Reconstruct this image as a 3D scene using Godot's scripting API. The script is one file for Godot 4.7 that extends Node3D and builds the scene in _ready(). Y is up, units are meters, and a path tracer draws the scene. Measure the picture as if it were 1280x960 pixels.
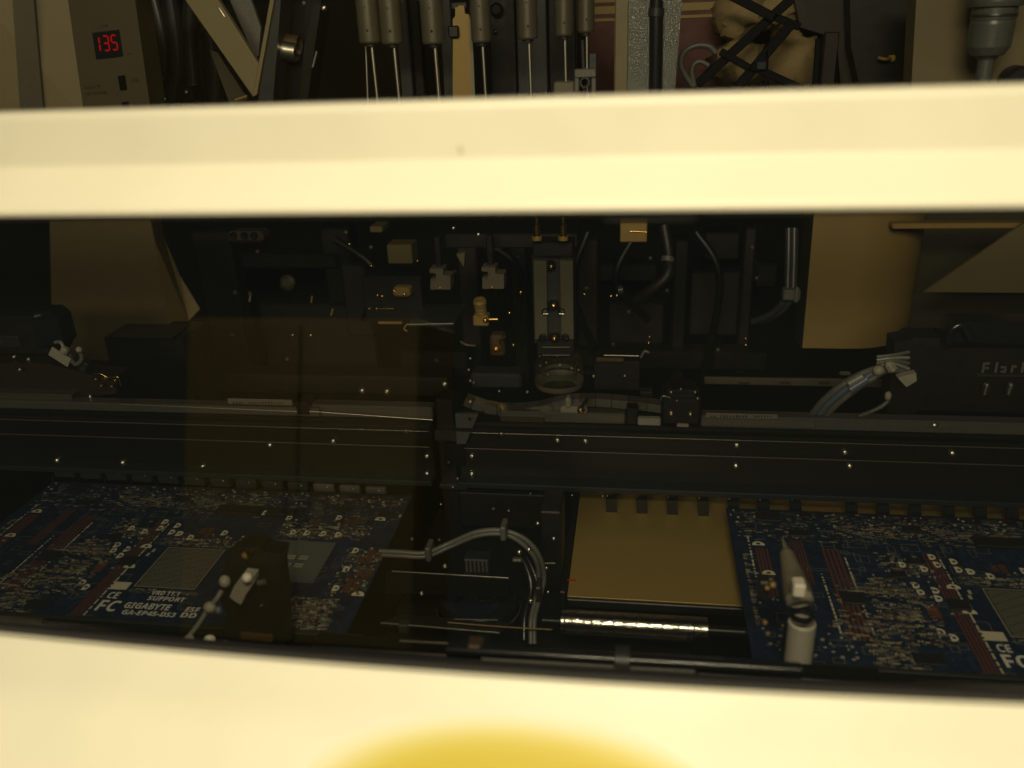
extends Node3D
# A circuit-board placement machine seen through its tinted windows, between two cream cover bars.

const EYE := Vector3(0, 0.333, 0)
const FPX := 1058.0
var view: Basis
var M := {}
var names := {}
var origin_of := {}
var rng := RandomNumberGenerator.new()


# ---------------------------------------------------------------- geometry
class MB:
	var v := PackedVector3Array()
	var n := PackedVector3Array()
	var t := PackedVector2Array()

	func tri(a: Vector3, b: Vector3, c: Vector3, na: Vector3, nb: Vector3, nc: Vector3, ta := Vector2.ZERO, tb := Vector2.ZERO, tc := Vector2.ZERO) -> void:
		var g := (b - a).cross(c - a)
		if g.length_squared() < 1e-22:
			return
		if g.dot(na + nb + nc) > 0.0:
			v.append_array([a, c, b]); n.append_array([na, nc, nb]); t.append_array([ta, tc, tb])
		else:
			v.append_array([a, b, c]); n.append_array([na, nb, nc]); t.append_array([ta, tb, tc])

	func flat(a: Vector3, b: Vector3, c: Vector3, outward: Vector3) -> void:
		var g := (b - a).cross(c - a).normalized()
		if g.dot(outward) < 0.0:
			g = -g
		tri(a, b, c, g, g, g)

	func quad(a: Vector3, b: Vector3, c: Vector3, d: Vector3, outward: Vector3) -> void:
		flat(a, b, c, outward)
		flat(a, c, d, outward)

	func box(at: Vector3, size: Vector3, bev := 0.0, turn := Basis.IDENTITY) -> MB:
		var h := size / 2.0
		bev = minf(bev, minf(h.x, minf(h.y, h.z)) * 0.7)
		var p := func(axis: int, s: Vector3) -> Vector3:
			var q := Vector3(s.x * (h.x - bev), s.y * (h.y - bev), s.z * (h.z - bev))
			q[axis] = s[axis] * h[axis]
			return at + turn * q
		for axis in 3:
			var a1 := (axis + 1) % 3
			var a2 := (axis + 2) % 3
			for s in [-1.0, 1.0]:
				var c: Array[Vector3] = []
				for k in [[-1.0, -1.0], [1.0, -1.0], [1.0, 1.0], [-1.0, 1.0]]:
					var sg := Vector3.ZERO
					sg[axis] = s; sg[a1] = k[0]; sg[a2] = k[1]
					c.append(p.call(axis, sg))
				var o := Vector3.ZERO
				o[axis] = s
				quad(c[0], c[1], c[2], c[3], turn * o)
				if bev > 0.0:
					for s2 in [-1.0, 1.0]:
						var sa := Vector3.ZERO
						sa[axis] = s; sa[a1] = s2; sa[a2] = -1.0
						var sb := sa
						sb[a2] = 1.0
						var oo := Vector3.ZERO
						oo[axis] = s; oo[a1] = s2
						quad(p.call(axis, sa), p.call(axis, sb), p.call(a1, sb), p.call(a1, sa), turn * oo)
		if bev > 0.0:
			for sx in [-1.0, 1.0]:
				for sy in [-1.0, 1.0]:
					for sz in [-1.0, 1.0]:
						var s := Vector3(sx, sy, sz)
						flat(p.call(0, s), p.call(1, s), p.call(2, s), turn * s)
		return self

	# a flat outline given as points, pushed back by "off"
	func prism(pts: Array, off: Vector3) -> MB:
		var nn := -off.normalized()
		var u := nn.cross(Vector3.UP)
		if u.length() < 0.1:
			u = nn.cross(Vector3.RIGHT)
		u = u.normalized()
		var w := u.cross(nn)
		var flat2 := PackedVector2Array()
		var mid := Vector3.ZERO
		for q in pts:
			flat2.append(Vector2(u.dot(q), w.dot(q)))
			mid += q / pts.size()
		var ix := Geometry2D.triangulate_polygon(flat2)
		for k in range(0, ix.size(), 3):
			var a: Vector3 = pts[ix[k]]
			var b: Vector3 = pts[ix[k + 1]]
			var c: Vector3 = pts[ix[k + 2]]
			flat(a, b, c, nn)
			flat(a + off, b + off, c + off, -nn)
		var cw := Geometry2D.is_polygon_clockwise(flat2)
		for k in pts.size():
			var a: Vector3 = pts[k]
			var b: Vector3 = pts[(k + 1) % pts.size()]
			var d := (b - a).cross(nn) * (-1.0 if cw else 1.0)
			quad(a, b, b + off, a + off, d)
		return self

	func tube(path: Array, r0: float, sides := 8, r1 := -1.0) -> MB:
		if r1 < 0.0:
			r1 = r0
		var up := Vector3.UP
		var rings := []
		for k in path.size():
			var d: Vector3 = (path[mini(k + 1, path.size() - 1)] - path[maxi(k - 1, 0)]).normalized()
			if k == 0 and absf(d.dot(up)) > 0.9:
				up = Vector3.RIGHT
			up = (up - d * d.dot(up)).normalized()
			var side := d.cross(up)
			var r := lerpf(r0, r1, float(k) / maxf(1.0, path.size() - 1))
			var ring := []
			for j in sides + 1:
				var a := TAU * j / sides
				ring.append([path[k] + (up * cos(a) + side * sin(a)) * r, up * cos(a) + side * sin(a)])
			rings.append(ring)
		for k in rings.size() - 1:
			for j in sides:
				var a: Array = rings[k][j]
				var b: Array = rings[k][j + 1]
				var c: Array = rings[k + 1][j + 1]
				var e: Array = rings[k + 1][j]
				tri(a[0], b[0], c[0], a[1], b[1], c[1])
				tri(a[0], c[0], e[0], a[1], c[1], e[1])
		for k in [0, rings.size() - 1]:
			var o: Vector3 = path[0] - path[1] if k == 0 else path[k] - path[k - 1]
			for j in sides:
				flat(path[k], rings[k][j][0], rings[k][j + 1][0], o)
		return self

	# profile: (radius, height along axis) pairs
	func lathe(profile: Array, base: Vector3, axis := Vector3.UP, sides := 20) -> MB:
		axis = axis.normalized()
		var u := axis.cross(Vector3(0.3, 0.1, 1.0)).normalized()
		var w := axis.cross(u)
		for k in profile.size() - 1:
			var a: Vector2 = profile[k]
			var b: Vector2 = profile[k + 1]
			var sl := Vector2(b.y - a.y, a.x - b.x).normalized()
			for j in sides:
				var d0 := u * cos(TAU * j / sides) + w * sin(TAU * j / sides)
				var d1 := u * cos(TAU * (j + 1) / sides) + w * sin(TAU * (j + 1) / sides)
				var n0 := d0 * sl.x + axis * sl.y
				var n1 := d1 * sl.x + axis * sl.y
				var p := base + axis * a.y
				var q := base + axis * b.y
				tri(p + d0 * a.x, p + d1 * a.x, q + d1 * b.x, n0, n1, n1)
				tri(p + d0 * a.x, q + d1 * b.x, q + d0 * b.x, n0, n1, n0)
		return self

	func screw(at: Vector3, r: float, axis := Vector3.BACK) -> MB:
		return lathe([Vector2(r, -r * 0.3), Vector2(r, r * 0.25), Vector2(r * 0.85, r * 0.6), Vector2(r * 0.55, r * 0.85), Vector2(r * 0.25, r * 0.95), Vector2(r * 0.2, r * 0.6), Vector2(0, r * 0.6)], at, axis, 10)

	func ball(at: Vector3, r: float, squash := Vector3.ONE) -> MB:
		for i in 8:
			for j in 14:
				var q := []
				for e in [[i, j], [i + 1, j], [i + 1, j + 1], [i, j + 1]]:
					var th: float = PI * e[0] / 8.0
					var ph: float = TAU * e[1] / 14.0
					q.append(Vector3(sin(th) * cos(ph), cos(th), sin(th) * sin(ph)))
				tri(at + q[0] * r * squash, at + q[1] * r * squash, at + q[2] * r * squash, q[0], q[1], q[2])
				tri(at + q[0] * r * squash, at + q[2] * r * squash, at + q[3] * r * squash, q[0], q[2], q[3])
		return self

	func commit(o: Vector3) -> ArrayMesh:
		var arr := []
		arr.resize(Mesh.ARRAY_MAX)
		var vv := PackedVector3Array()
		vv.resize(v.size())
		for k in v.size():
			vv[k] = v[k] - o
		arr[Mesh.ARRAY_VERTEX] = vv
		arr[Mesh.ARRAY_NORMAL] = n
		arr[Mesh.ARRAY_TEX_UV] = t
		var m := ArrayMesh.new()
		m.add_surface_from_arrays(Mesh.PRIMITIVE_TRIANGLES, arr)
		return m


func mb() -> MB:
	return MB.new()


# ---------------------------------------------------------------- measuring on the photograph (1280 x 960) to real distances
func ray(x: float, y: float) -> Vector3:
	return view * Vector3((x - 640.0) / FPX, (480.0 - y) / FPX, -1.0)


func P(x: float, y: float, z: float) -> Vector3:      # the point at depth z
	var d := ray(x, y)
	return EYE + d * ((z - EYE.z) / d.z)


func G(x: float, y: float, h: float) -> Vector3:      # the point at height h
	var d := ray(x, y)
	return EYE + d * ((h - EYE.y) / d.y)


func U(x: float, y: float, z: float) -> float:        # metres per photograph pixel there
	return (P(x + 1, y, z) - P(x, y, z)).length()


func row(list: Array, z: float) -> Array:
	var out := []
	for q in list:
		out.append(P(q[0], q[1], z if q.size() < 3 else q[2]))
	return out


func slab(x0: float, y0: float, x1: float, y1: float, z: float, deep: float, bev := 0.0008, st: MB = null) -> MB:
	st = st if st else mb()
	var a := P(x0, (y0 + y1) / 2, z)
	var b := P(x1, (y0 + y1) / 2, z)
	var c := P((x0 + x1) / 2, y0, z)
	var d := P((x0 + x1) / 2, y1, z)
	return st.box(Vector3((a.x + b.x) / 2, (c.y + d.y) / 2, z - deep / 2), Vector3(absf(b.x - a.x), absf(c.y - d.y), deep), bev)


func smooth(pts: Array, steps := 6) -> Array:          # Catmull-Rom through the points
	var out := []
	for k in pts.size() - 1:
		var p0: Vector3 = pts[maxi(k - 1, 0)]
		var p1: Vector3 = pts[k]
		var p2: Vector3 = pts[k + 1]
		var p3: Vector3 = pts[mini(k + 2, pts.size() - 1)]
		for s in steps:
			out.append(p1.cubic_interpolate(p2, p0, p3, float(s) / steps))
	out.append(pts[-1])
	return out


# ---------------------------------------------------------------- naming
func called_next(called: String, parent: Node) -> String:
	var key := str(parent.get_instance_id()) + called
	names[key] = names.get(key, -1) + 1
	return called if names[key] == 0 else "%s_%03d" % [called, names[key]]


func tag(o: Node, label: String, category: String, group := "", kind := "") -> Node:
	if label: o.set_meta("label", label)
	if category: o.set_meta("category", category)
	if group: o.set_meta("group", group)
	if kind: o.set_meta("kind", kind)
	return o


func thing(called: String, label: String, category: String, at: Vector3, group := "") -> Node3D:
	var o := Node3D.new()
	o.name = called_next(called, self)
	add_child(o, true)
	o.position = at
	origin_of[o] = at
	tag(o, label, category, group)
	return o


func obj(called: String, st: MB, m: Material, parent: Node = null) -> MeshInstance3D:
	var o := MeshInstance3D.new()
	var up: Node = parent if parent else self
	o.name = called_next(called, up)
	var at: Vector3 = origin_of.get(up, Vector3.ZERO)
	if up == self:
		var lo := st.v[0]
		var hi := lo
		for q in st.v:
			lo = lo.min(q); hi = hi.max(q)
		at = Vector3((lo.x + hi.x) / 2, lo.y, (lo.z + hi.z) / 2)
		o.position = at
	o.mesh = st.commit(at)
	o.mesh.surface_set_material(0, m)
	up.add_child(o, true)
	origin_of[o] = at
	return o


func words(text: String, wide: float, tall: float, m: Material, parent: Node, at: Vector3, right: Vector3, up: Vector3, bold := true, called := "lettering") -> void:
	var t := TextMesh.new()
	t.text = text
	var f := SystemFont.new()
	f.font_names = PackedStringArray(["Droid Sans"])
	if bold:
		f.font_weight = 700
	t.font = f
	t.font_size = 32
	t.pixel_size = 0.001
	t.depth = 0.0001
	t.curve_step = 2.0
	t.horizontal_alignment = HORIZONTAL_ALIGNMENT_CENTER
	t.material = m
	var o := MeshInstance3D.new()
	o.name = called_next(called, parent)
	o.mesh = t
	var box := t.get_aabb()
	var b := Basis(right.normalized() * wide / box.size.x, up.normalized() * tall / box.size.y, right.cross(up).normalized())
	o.transform = Transform3D(b, at - b * box.get_center() - origin_of.get(parent, Vector3.ZERO))
	parent.add_child(o, true)


# ---------------------------------------------------------------- materials
func noise_tex(freq: float, ramp: Array, octaves := 4, seed_n := 1, type := FastNoiseLite.TYPE_SIMPLEX_SMOOTH, normal := false) -> NoiseTexture2D:
	var f := FastNoiseLite.new()
	f.noise_type = type
	f.frequency = freq
	f.fractal_octaves = octaves
	f.seed = seed_n
	var t := NoiseTexture2D.new()
	t.width = 512; t.height = 512
	t.seamless = true
	t.noise = f
	if normal:
		t.as_normal_map = true
		t.bump_strength = 3.0
	else:
		var g := Gradient.new()
		g.set_color(0, Color(ramp[0], ramp[0], ramp[0])); g.set_color(1, Color(ramp[1], ramp[1], ramp[1]))
		t.color_ramp = g
	return t


var T := {}


func mat(r: float, g: float, b: float, rough := 0.5, metal := 0.0, mottle := "", scale := 12.0) -> StandardMaterial3D:   # linear base colour
	var m := StandardMaterial3D.new()
	m.albedo_color = Color(r, g, b).linear_to_srgb()
	m.roughness = rough
	m.metallic = metal
	if mottle:
		m.albedo_texture = T[mottle]
		m.roughness_texture = T["smudge"]
		m.uv1_triplanar = true
		m.uv1_world_triplanar = true
		m.uv1_scale = Vector3.ONE * scale
	return m


func make_materials() -> void:
	T["soft"] = noise_tex(0.006, [0.975, 1.0], 4, 3)
	T["dust"] = noise_tex(0.05, [0.78, 1.0], 5, 8)
	T["smudge"] = noise_tex(0.012, [0.75, 1.0], 5, 21)
	T["bump"] = noise_tex(0.03, [0, 1], 5, 5, FastNoiseLite.TYPE_SIMPLEX_SMOOTH, true)
	T["grit"] = noise_tex(0.12, [0.5, 1.0], 3, 15)
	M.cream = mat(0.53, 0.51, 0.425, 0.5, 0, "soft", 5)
	M.cream_lit = mat(0.78, 0.755, 0.63, 0.5, 0, "soft", 5)  # crossbar cream lightened to stand for stronger light on the cover
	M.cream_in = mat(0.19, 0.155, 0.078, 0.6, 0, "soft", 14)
	M.panel_shaded = mat(0.058, 0.046, 0.021, 0.6, 0, "soft", 14)  # cream_in darkened: shade put into the controller's front colour
	M.tan_shaded = mat(0.11, 0.08, 0.03, 0.6, 0, "soft", 9)  # shaded copy of the tan, for the folded cover's flat front
	M.shell = mat(0.004, 0.0042, 0.004, 0.8)
	M.shell.metallic_specular = 0.2
	M.hood = mat(0.16, 0.13, 0.062, 0.6, 0, "soft", 9)
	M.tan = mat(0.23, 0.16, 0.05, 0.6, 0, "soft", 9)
	M.plug_olive = mat(0.10, 0.08, 0.022, 0.6, 0, "soft", 20)
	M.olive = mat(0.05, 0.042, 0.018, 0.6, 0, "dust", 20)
	M.gold_matte = mat(0.80, 0.57, 0.16, 0.42, 0.25, "grit", 60)
	M.bright_alu = mat(0.62, 0.61, 0.55, 0.35, 0.3, "dust", 60)
	M.yellow = mat(0.60, 0.44, 0.035, 0.5, 0, "soft", 9)
	M.gasket = mat(0.012, 0.012, 0.014, 0.45)
	M.black = mat(0.008, 0.008, 0.0075, 0.5, 0, "dust", 18)
	M.murk = mat(0.010, 0.0092, 0.0055, 0.6, 0, "dust", 14)
	M.murk_blue = mat(0.0075, 0.0082, 0.006, 0.5, 0.2, "dust", 14)
	M.black_gloss = mat(0.008, 0.009, 0.011, 0.22)
	M.anod = mat(0.014, 0.0145, 0.014, 0.38, 0.4, "dust", 22)
	M.dark_grey = mat(0.05, 0.053, 0.055, 0.45, 0.3, "dust", 20)
	M.grey = mat(0.16, 0.155, 0.14, 0.5, 0.2, "dust", 20)
	M.beige_grey = mat(0.14, 0.12, 0.08, 0.55, 0, "soft", 30)
	M.alu = mat(0.36, 0.34, 0.29, 0.38, 0.7, "dust", 30)
	M.steel = mat(0.72, 0.68, 0.58, 0.33, 1.0)
	M.chrome = mat(0.62, 0.58, 0.52, 0.20, 1.0)
	M.chrome.normal_enabled = true
	M.chrome.normal_texture = T["bump"]
	M.chrome.normal_scale = 0.7
	M.chrome.uv1_triplanar = true
	M.chrome.uv1_world_triplanar = true
	M.chrome.uv1_scale = Vector3(12, 20, 20)
	M.brass = mat(0.70, 0.46, 0.16, 0.22, 1.0)
	M.gold = mat(0.40, 0.30, 0.11, 0.45, 0.1, "dust", 25)
	M.gold_dull = mat(0.30, 0.20, 0.06, 0.55, 0.2, "soft", 20)
	M.barrel = mat(0.145, 0.13, 0.09, 0.4, 0.3, "dust", 30)
	M.white_mid = mat(0.52, 0.49, 0.40, 0.5)
	M.rail_olive = mat(0.10, 0.094, 0.058, 0.45, 0.1, "soft", 30)
	M.white = mat(0.74, 0.70, 0.60, 0.5)
	M.white_dull = mat(0.33, 0.31, 0.24, 0.55)
	M.label = mat(0.20, 0.19, 0.14, 0.6)
	M.ink = mat(0.02, 0.02, 0.02, 0.6)
	M.cable_grey = mat(0.12, 0.12, 0.105, 0.42)
	M.cable_pale = mat(0.24, 0.245, 0.22, 0.35)
	M.cable_blue = mat(0.10, 0.13, 0.20, 0.35)
	M.cable_black = mat(0.010, 0.011, 0.013, 0.28)
	M.strap = mat(0.006, 0.007, 0.011, 0.75, 0, "dust", 40)
	M.strap.metallic_specular = 0.25
	M.burgundy = mat(0.10, 0.022, 0.018, 0.7, 0, "soft", 10)
	M.brown_dark = mat(0.022, 0.014, 0.007, 0.6, 0, "dust", 14)
	M.stripe = mat(0.34, 0.26, 0.09, 0.7)
	M.foam = mat(0.42, 0.31, 0.14, 0.85, 0, "dust", 30)
	M.foam.normal_enabled = true
	M.foam.normal_texture = T["bump"]
	M.foam.normal_scale = 1.2
	M.speckled = mat(0.24, 0.255, 0.22, 0.15, 0.1)
	M.speckled.albedo_texture = T["grit"]
	M.speckled.normal_enabled = true
	M.speckled.normal_texture = T["bump"]
	M.speckled.normal_scale = 2.0
	M.speckled.uv1_triplanar = true
	M.speckled.uv1_world_triplanar = true
	M.speckled.uv1_scale = Vector3.ONE * 60
	M.rust = mat(0.085, 0.05, 0.02, 0.6, 0, "dust", 30)
	M.blue_grey = mat(0.022, 0.029, 0.036, 0.5, 0.2, "dust", 30)
	M.reg_grey = mat(0.15, 0.155, 0.14, 0.4, 0.2, "dust", 20)
	M.silk = mat(0.74, 0.72, 0.62, 0.6)
	M.chip = mat(0.014, 0.015, 0.018, 0.45)
	M.part_pale = mat(0.34, 0.32, 0.25, 0.5)
	M.part_brown = mat(0.12, 0.10, 0.075, 0.5)
	M.red_print = mat(0.45, 0.03, 0.02, 0.5)
	M.led = StandardMaterial3D.new()
	M.led.albedo_color = Color(0.3, 0.02, 0.02)
	M.led.emission_enabled = true
	M.led.emission = Color(1.0, 0.06, 0.04)
	M.led.emission_energy_multiplier = 0.3
	M.lamp = StandardMaterial3D.new()
	M.lamp.albedo_color = Color(0.9, 0.88, 0.8)
	M.lamp.emission_enabled = true
	M.lamp.emission = Color(1.0, 0.93, 0.74)
	M.lamp.emission_energy_multiplier = 1.5
	M.cabinet = mat(0.40, 0.325, 0.14, 0.55, 0, "soft", 3)
	M.pane = StandardMaterial3D.new()
	M.pane.transparency = BaseMaterial3D.TRANSPARENCY_ALPHA
	M.pane.albedo_color = Color(0.05, 0.05, 0.04, 0.14)
	M.pane.roughness = 0.02
	M.pane.metallic_specular = 0.5
	M.pane_upper = M.pane.duplicate()
	M.pane_upper.metallic_specular = 0.25
	M.cup = StandardMaterial3D.new()
	M.cup.transparency = BaseMaterial3D.TRANSPARENCY_ALPHA
	M.cup.albedo_color = Color(0.35, 0.33, 0.25, 0.10)
	M.cup.roughness = 0.05
	M.film = StandardMaterial3D.new()
	M.film.transparency = BaseMaterial3D.TRANSPARENCY_ALPHA
	M.film.albedo_color = Color(0.5, 0.5, 0.42, 0.35)
	M.film.roughness = 0.2


func lamp(label: String, at: Vector3, aim: Vector3, size: Vector2, energy: float) -> void:
	var o := thing("unseen_lamp", label, "lamp", at, "fluorescent lamps lighting the machine hall")
	var b := Basis.looking_at(aim - at, Vector3.UP)
	obj("housing", mb().box(at + b.z * 0.05, Vector3(size.x + 0.06, size.y + 0.06, 0.06), 0.005, b), M.cream_in, o)
	obj("diffuser", mb().box(at + b.z * 0.012, Vector3(size.x, size.y, 0.006), 0.0, b), M.lamp, o)
	var l := AreaLight3D.new()
	l.name = "lamp_light"
	l.area_size = size
	l.area_normalize_energy = true
	l.light_energy = energy
	l.light_color = Color(1.0, 0.935, 0.77)
	l.shadow_enabled = true
	l.area_range = 30.0
	o.add_child(l, true)
	l.global_transform = Transform3D(b, at)


func _ready() -> void:
	rng.seed = 11
	# ------------------------------------------------ camera, air, lamps, exposure
	view = Basis.from_euler(Vector3(deg_to_rad(-22.95), deg_to_rad(8.8), deg_to_rad(-2.3)), EULER_ORDER_YXZ)
	var cam := Camera3D.new()
	cam.name = "camera"
	cam.transform = Transform3D(view, EYE)
	cam.near = 0.02
	cam.far = 40.0
	var lens := CameraAttributesPhysical.new()
	lens.frustum_focal_length = 12.0 * FPX / 480.0
	lens.frustum_focus_distance = 0.63
	lens.frustum_near = 0.02
	lens.frustum_far = 40.0
	lens.exposure_aperture = 5.4
	cam.attributes = lens
	add_child(cam)
	cam.fov = rad_to_deg(2.0 * atan(480.0 / FPX))
	cam.current = true
	var we := WorldEnvironment.new()
	we.name = "world_environment"
	var env := Environment.new()
	env.background_mode = Environment.BG_COLOR
	env.background_color = Color(0.042, 0.046, 0.035).linear_to_srgb()
	env.tonemap_mode = Environment.TONE_MAPPER_LINEAR
	env.tonemap_exposure = 1.0
	env.sdfgi_enabled = true
	env.ssao_enabled = true
	env.ssil_enabled = true
	we.environment = env
	add_child(we)
	make_materials()
	lamp("unseen lamp added close above the cover for a bright middle", Vector3(0.03, 0.57, 0.09), Vector3(0.02, 0.15, -0.30), Vector2(0.24, 0.10), 0.335)  # no such fixture known; added for the falloff across the cream
	lamp("large fluorescent lamp far back in the hall", Vector3(-0.7, 2.0, 4.4), Vector3(0.0, 0.2, -0.4), Vector2(2.2, 0.6), 9.0)
	lamp("unseen lamp added above the roof to light the mirrored cabinet", Vector3(-0.8, 2.1, -0.3), Vector3(-0.85, 0.2, 1.6), Vector2(1.2, 0.3), 2.6)  # added to light the mirrored cabinet and lift the cover
	var cab := thing("reflection_cabinet", "unseen brown cabinet added for its faint reflection in the lower window", "cabinet", Vector3(-0.86, -0.8, 1.7))  # unseen object added only to throw a brown reflection on the pane
	obj("carcass", mb().box(Vector3(-0.86, -0.2, 1.74), Vector3(0.64, 1.2, 0.40), 0.004), M.cabinet, cab)
	for k in 2:
		var door := obj("door", mb().box(Vector3(-1.02 + k * 0.32, -0.2, 1.532), Vector3(0.312, 1.17, 0.018), 0.003), M.cabinet, cab)
		obj("handle", mb().tube([Vector3(-0.89 + k * 0.06, -0.12, 1.515), Vector3(-0.89 + k * 0.06, -0.02, 1.515)], 0.005, 8), M.steel, door)
	housing()
	covers()
	motherboards()
	beams()
	head_area()
	side_modules()
	centre_tray()
	near_parts()
	upper_left()
	upper_middle()
	upper_right()


# ---------------------------------------------------------------- the machine's shell (setting)
func housing() -> void:
	for w in [["floor", Vector3(-0.1, -0.125, -0.6), Vector3(2.0, 0.01, 0.9)], ["back_wall", Vector3(-0.1, 0.33, -1.05), Vector3(2.0, 0.92, 0.01)],
			["side_wall", Vector3(-1.1, 0.33, -0.6), Vector3(0.01, 0.92, 0.9)], ["side_wall", Vector3(0.9, 0.33, -0.6), Vector3(0.01, 0.92, 0.9)],
			["ceiling", Vector3(-0.1, 0.795, -0.65), Vector3(2.0, 0.01, 0.8)]]:
		var o := obj(w[0], mb().box(w[1], w[2]), M.shell)
		o.set_meta("kind", "structure")


func pad_at() -> Vector3:      # where the sight line meets the sloping cover
	var d := ray(650, 1026)
	var a := Vector3(0, 0.1008, -0.2492)
	var nn := Vector3(0, 0.1142, 0.1208)
	return EYE + d * ((a - EYE).dot(nn) / d.dot(nn))


func bowed(profile: Array, x0: float, x1: float, bow: Callable) -> MB:   # a (y, z) profile drawn along x; bow(x, k) shifts point k up or down
	var st := mb()
	var nx := 48
	for i in nx:
		var xa := lerpf(x0, x1, float(i) / nx)
		var xb := lerpf(x0, x1, float(i + 1) / nx)
		for k in profile.size() - 1:
			var p: Vector2 = profile[k]
			var q: Vector2 = profile[k + 1]
			var o := Vector3(0, -(q.y - p.y), q.x - p.x).normalized() * -1.0
			st.quad(Vector3(xa, p.x + bow.call(xa, k), p.y), Vector3(xb, p.x + bow.call(xb, k), p.y), Vector3(xb, q.x + bow.call(xb, k + 1), q.y), Vector3(xa, q.x + bow.call(xa, k + 1), q.y), o)
	return st


func covers() -> void:
	var bar := thing("crossbar", "cream crossbar between the upper and lower tinted windows", "cover bar", Vector3(-0.1, 0.28, -0.25))
	# outline from the top back edge, over the upright face, the flared lip and the underside
	var arc := func(x: float, k: int) -> float:
		return 0.0018 * (1.0 - pow((x + 0.05) / 0.17, 2.0)) if k in [0, 1, 2, 3] and absf(x + 0.05) < 0.6 else (-0.0185 if k in [0, 1, 2, 3] else 0.0)
	var plain := func(_x: float, _k: int) -> float: return 0.0
	var u := P(640, 265, -0.237).y
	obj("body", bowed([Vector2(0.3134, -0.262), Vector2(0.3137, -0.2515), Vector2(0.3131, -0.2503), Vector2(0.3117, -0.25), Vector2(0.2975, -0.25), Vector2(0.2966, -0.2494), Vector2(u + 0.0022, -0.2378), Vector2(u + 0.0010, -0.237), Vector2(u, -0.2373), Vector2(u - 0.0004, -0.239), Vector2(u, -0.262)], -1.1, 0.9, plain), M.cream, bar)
	var sc := P(574, 182, -0.25)
	obj("scratch", mb().tube([sc, sc + Vector3(0.0006, -0.0024, 0.0002)], 0.00025, 6), M.beige_grey, bar)
	obj("gasket", mb().box(Vector3(-0.1, u - 0.002, -0.252), Vector3(2.0, 0.0026, 0.012), 0.0008), M.gasket, bar)
	obj("clip", mb().box(P(812, 271, -0.246), Vector3(0.026, 0.0016, 0.004), 0.0006), M.dark_grey, bar)  # not a real clip: the gasket's bluish sheen, added as a strip

	var low := thing("lower_cover", "broad cream cover sloping out below the lower window", "machine cover", Vector3(-0.1, -0.2, -0.2))
	var e := 0.1018
	var sag := func(x: float, k: int) -> float:
		var w := clampf(absf(x + 0.055) / 0.2, 0.0, 1.35)
		return 0.0040 * w * w if k < 4 else 0.0
	obj("body", bowed([Vector2(e - 0.004, -0.262), Vector2(e - 0.0003, -0.2525), Vector2(e + 0.0002, -0.2508), Vector2(e - 0.0010, -0.2492), Vector2(-0.02, -0.135), Vector2(-0.13, -0.10), Vector2(-0.2, -0.10)], -1.1, 0.9, sag), M.cream_lit, low)
	obj("gasket", bowed([Vector2(e - 0.004, -0.2600), Vector2(e + 0.0010, -0.2600), Vector2(e + 0.0010, -0.2562), Vector2(e - 0.004, -0.2555)], -1.1, 0.9, sag), M.gasket, low)
	# the yellow disc at the lower edge of the photograph stands on the slope
	var slope := Vector3(0, -0.1208, 0.1142).normalized()
	var nrm := Vector3(0, 0.1142, 0.1208).normalized()
	var c := pad_at()
	var pad := mb()
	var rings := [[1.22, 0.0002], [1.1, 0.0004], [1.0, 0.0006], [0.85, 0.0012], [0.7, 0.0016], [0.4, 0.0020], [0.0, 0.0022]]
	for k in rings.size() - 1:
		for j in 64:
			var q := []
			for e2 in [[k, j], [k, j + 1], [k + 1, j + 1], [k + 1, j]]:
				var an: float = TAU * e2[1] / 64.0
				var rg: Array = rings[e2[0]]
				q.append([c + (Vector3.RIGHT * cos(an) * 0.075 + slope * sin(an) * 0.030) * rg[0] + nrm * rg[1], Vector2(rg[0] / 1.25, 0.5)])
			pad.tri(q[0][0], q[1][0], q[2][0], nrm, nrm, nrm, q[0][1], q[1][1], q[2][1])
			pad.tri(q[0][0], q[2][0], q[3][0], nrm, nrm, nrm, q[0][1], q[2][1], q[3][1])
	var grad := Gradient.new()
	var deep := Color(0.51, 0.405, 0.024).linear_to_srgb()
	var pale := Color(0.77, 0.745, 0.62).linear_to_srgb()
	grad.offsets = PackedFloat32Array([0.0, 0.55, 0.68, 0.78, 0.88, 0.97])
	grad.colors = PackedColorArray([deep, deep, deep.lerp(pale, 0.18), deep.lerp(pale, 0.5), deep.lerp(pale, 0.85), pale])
	var gt := GradientTexture2D.new()
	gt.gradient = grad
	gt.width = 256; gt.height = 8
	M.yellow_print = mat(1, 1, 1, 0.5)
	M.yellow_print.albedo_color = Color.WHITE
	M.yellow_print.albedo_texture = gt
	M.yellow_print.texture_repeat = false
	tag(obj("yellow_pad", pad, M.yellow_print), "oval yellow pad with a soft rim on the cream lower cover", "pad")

	var lean := Basis(Vector3.RIGHT, deg_to_rad(-12.0))
	var p1 := obj("window_pane", mb().box(Vector3(-0.1, 0.107, -0.2585) + lean * Vector3(0, 0.095, 0), Vector3(2.0, 0.19, 0.0012), 0.0, lean), M.pane)
	obj("sill", mb().box(Vector3(-0.1, 0.2965, -0.282), Vector3(2.0, 0.004, 0.036), 0.0005), M.gasket, bar)
	tag(p1, "dark tinted pane of the lower window over the circuit boards", "window pane")
	var p2 := obj("window_pane", mb().box(Vector3(-0.1, 0.55, -0.2585), Vector3(2.0, 0.476, 0.0012)), M.pane_upper)
	tag(p2, "dark tinted pane of the upper window over the hoses and cylinders", "window pane")


# ---------------------------------------------------------------- circuit boards
const MMPX := 5.0
var pcb: Image


func mmL(x: float, y: float) -> Vector2:
	var p := G(x, y, 0.0)
	return Vector2((p.x + 0.4725) * 1000.0, (p.z + 0.5535) * 1000.0)


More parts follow.
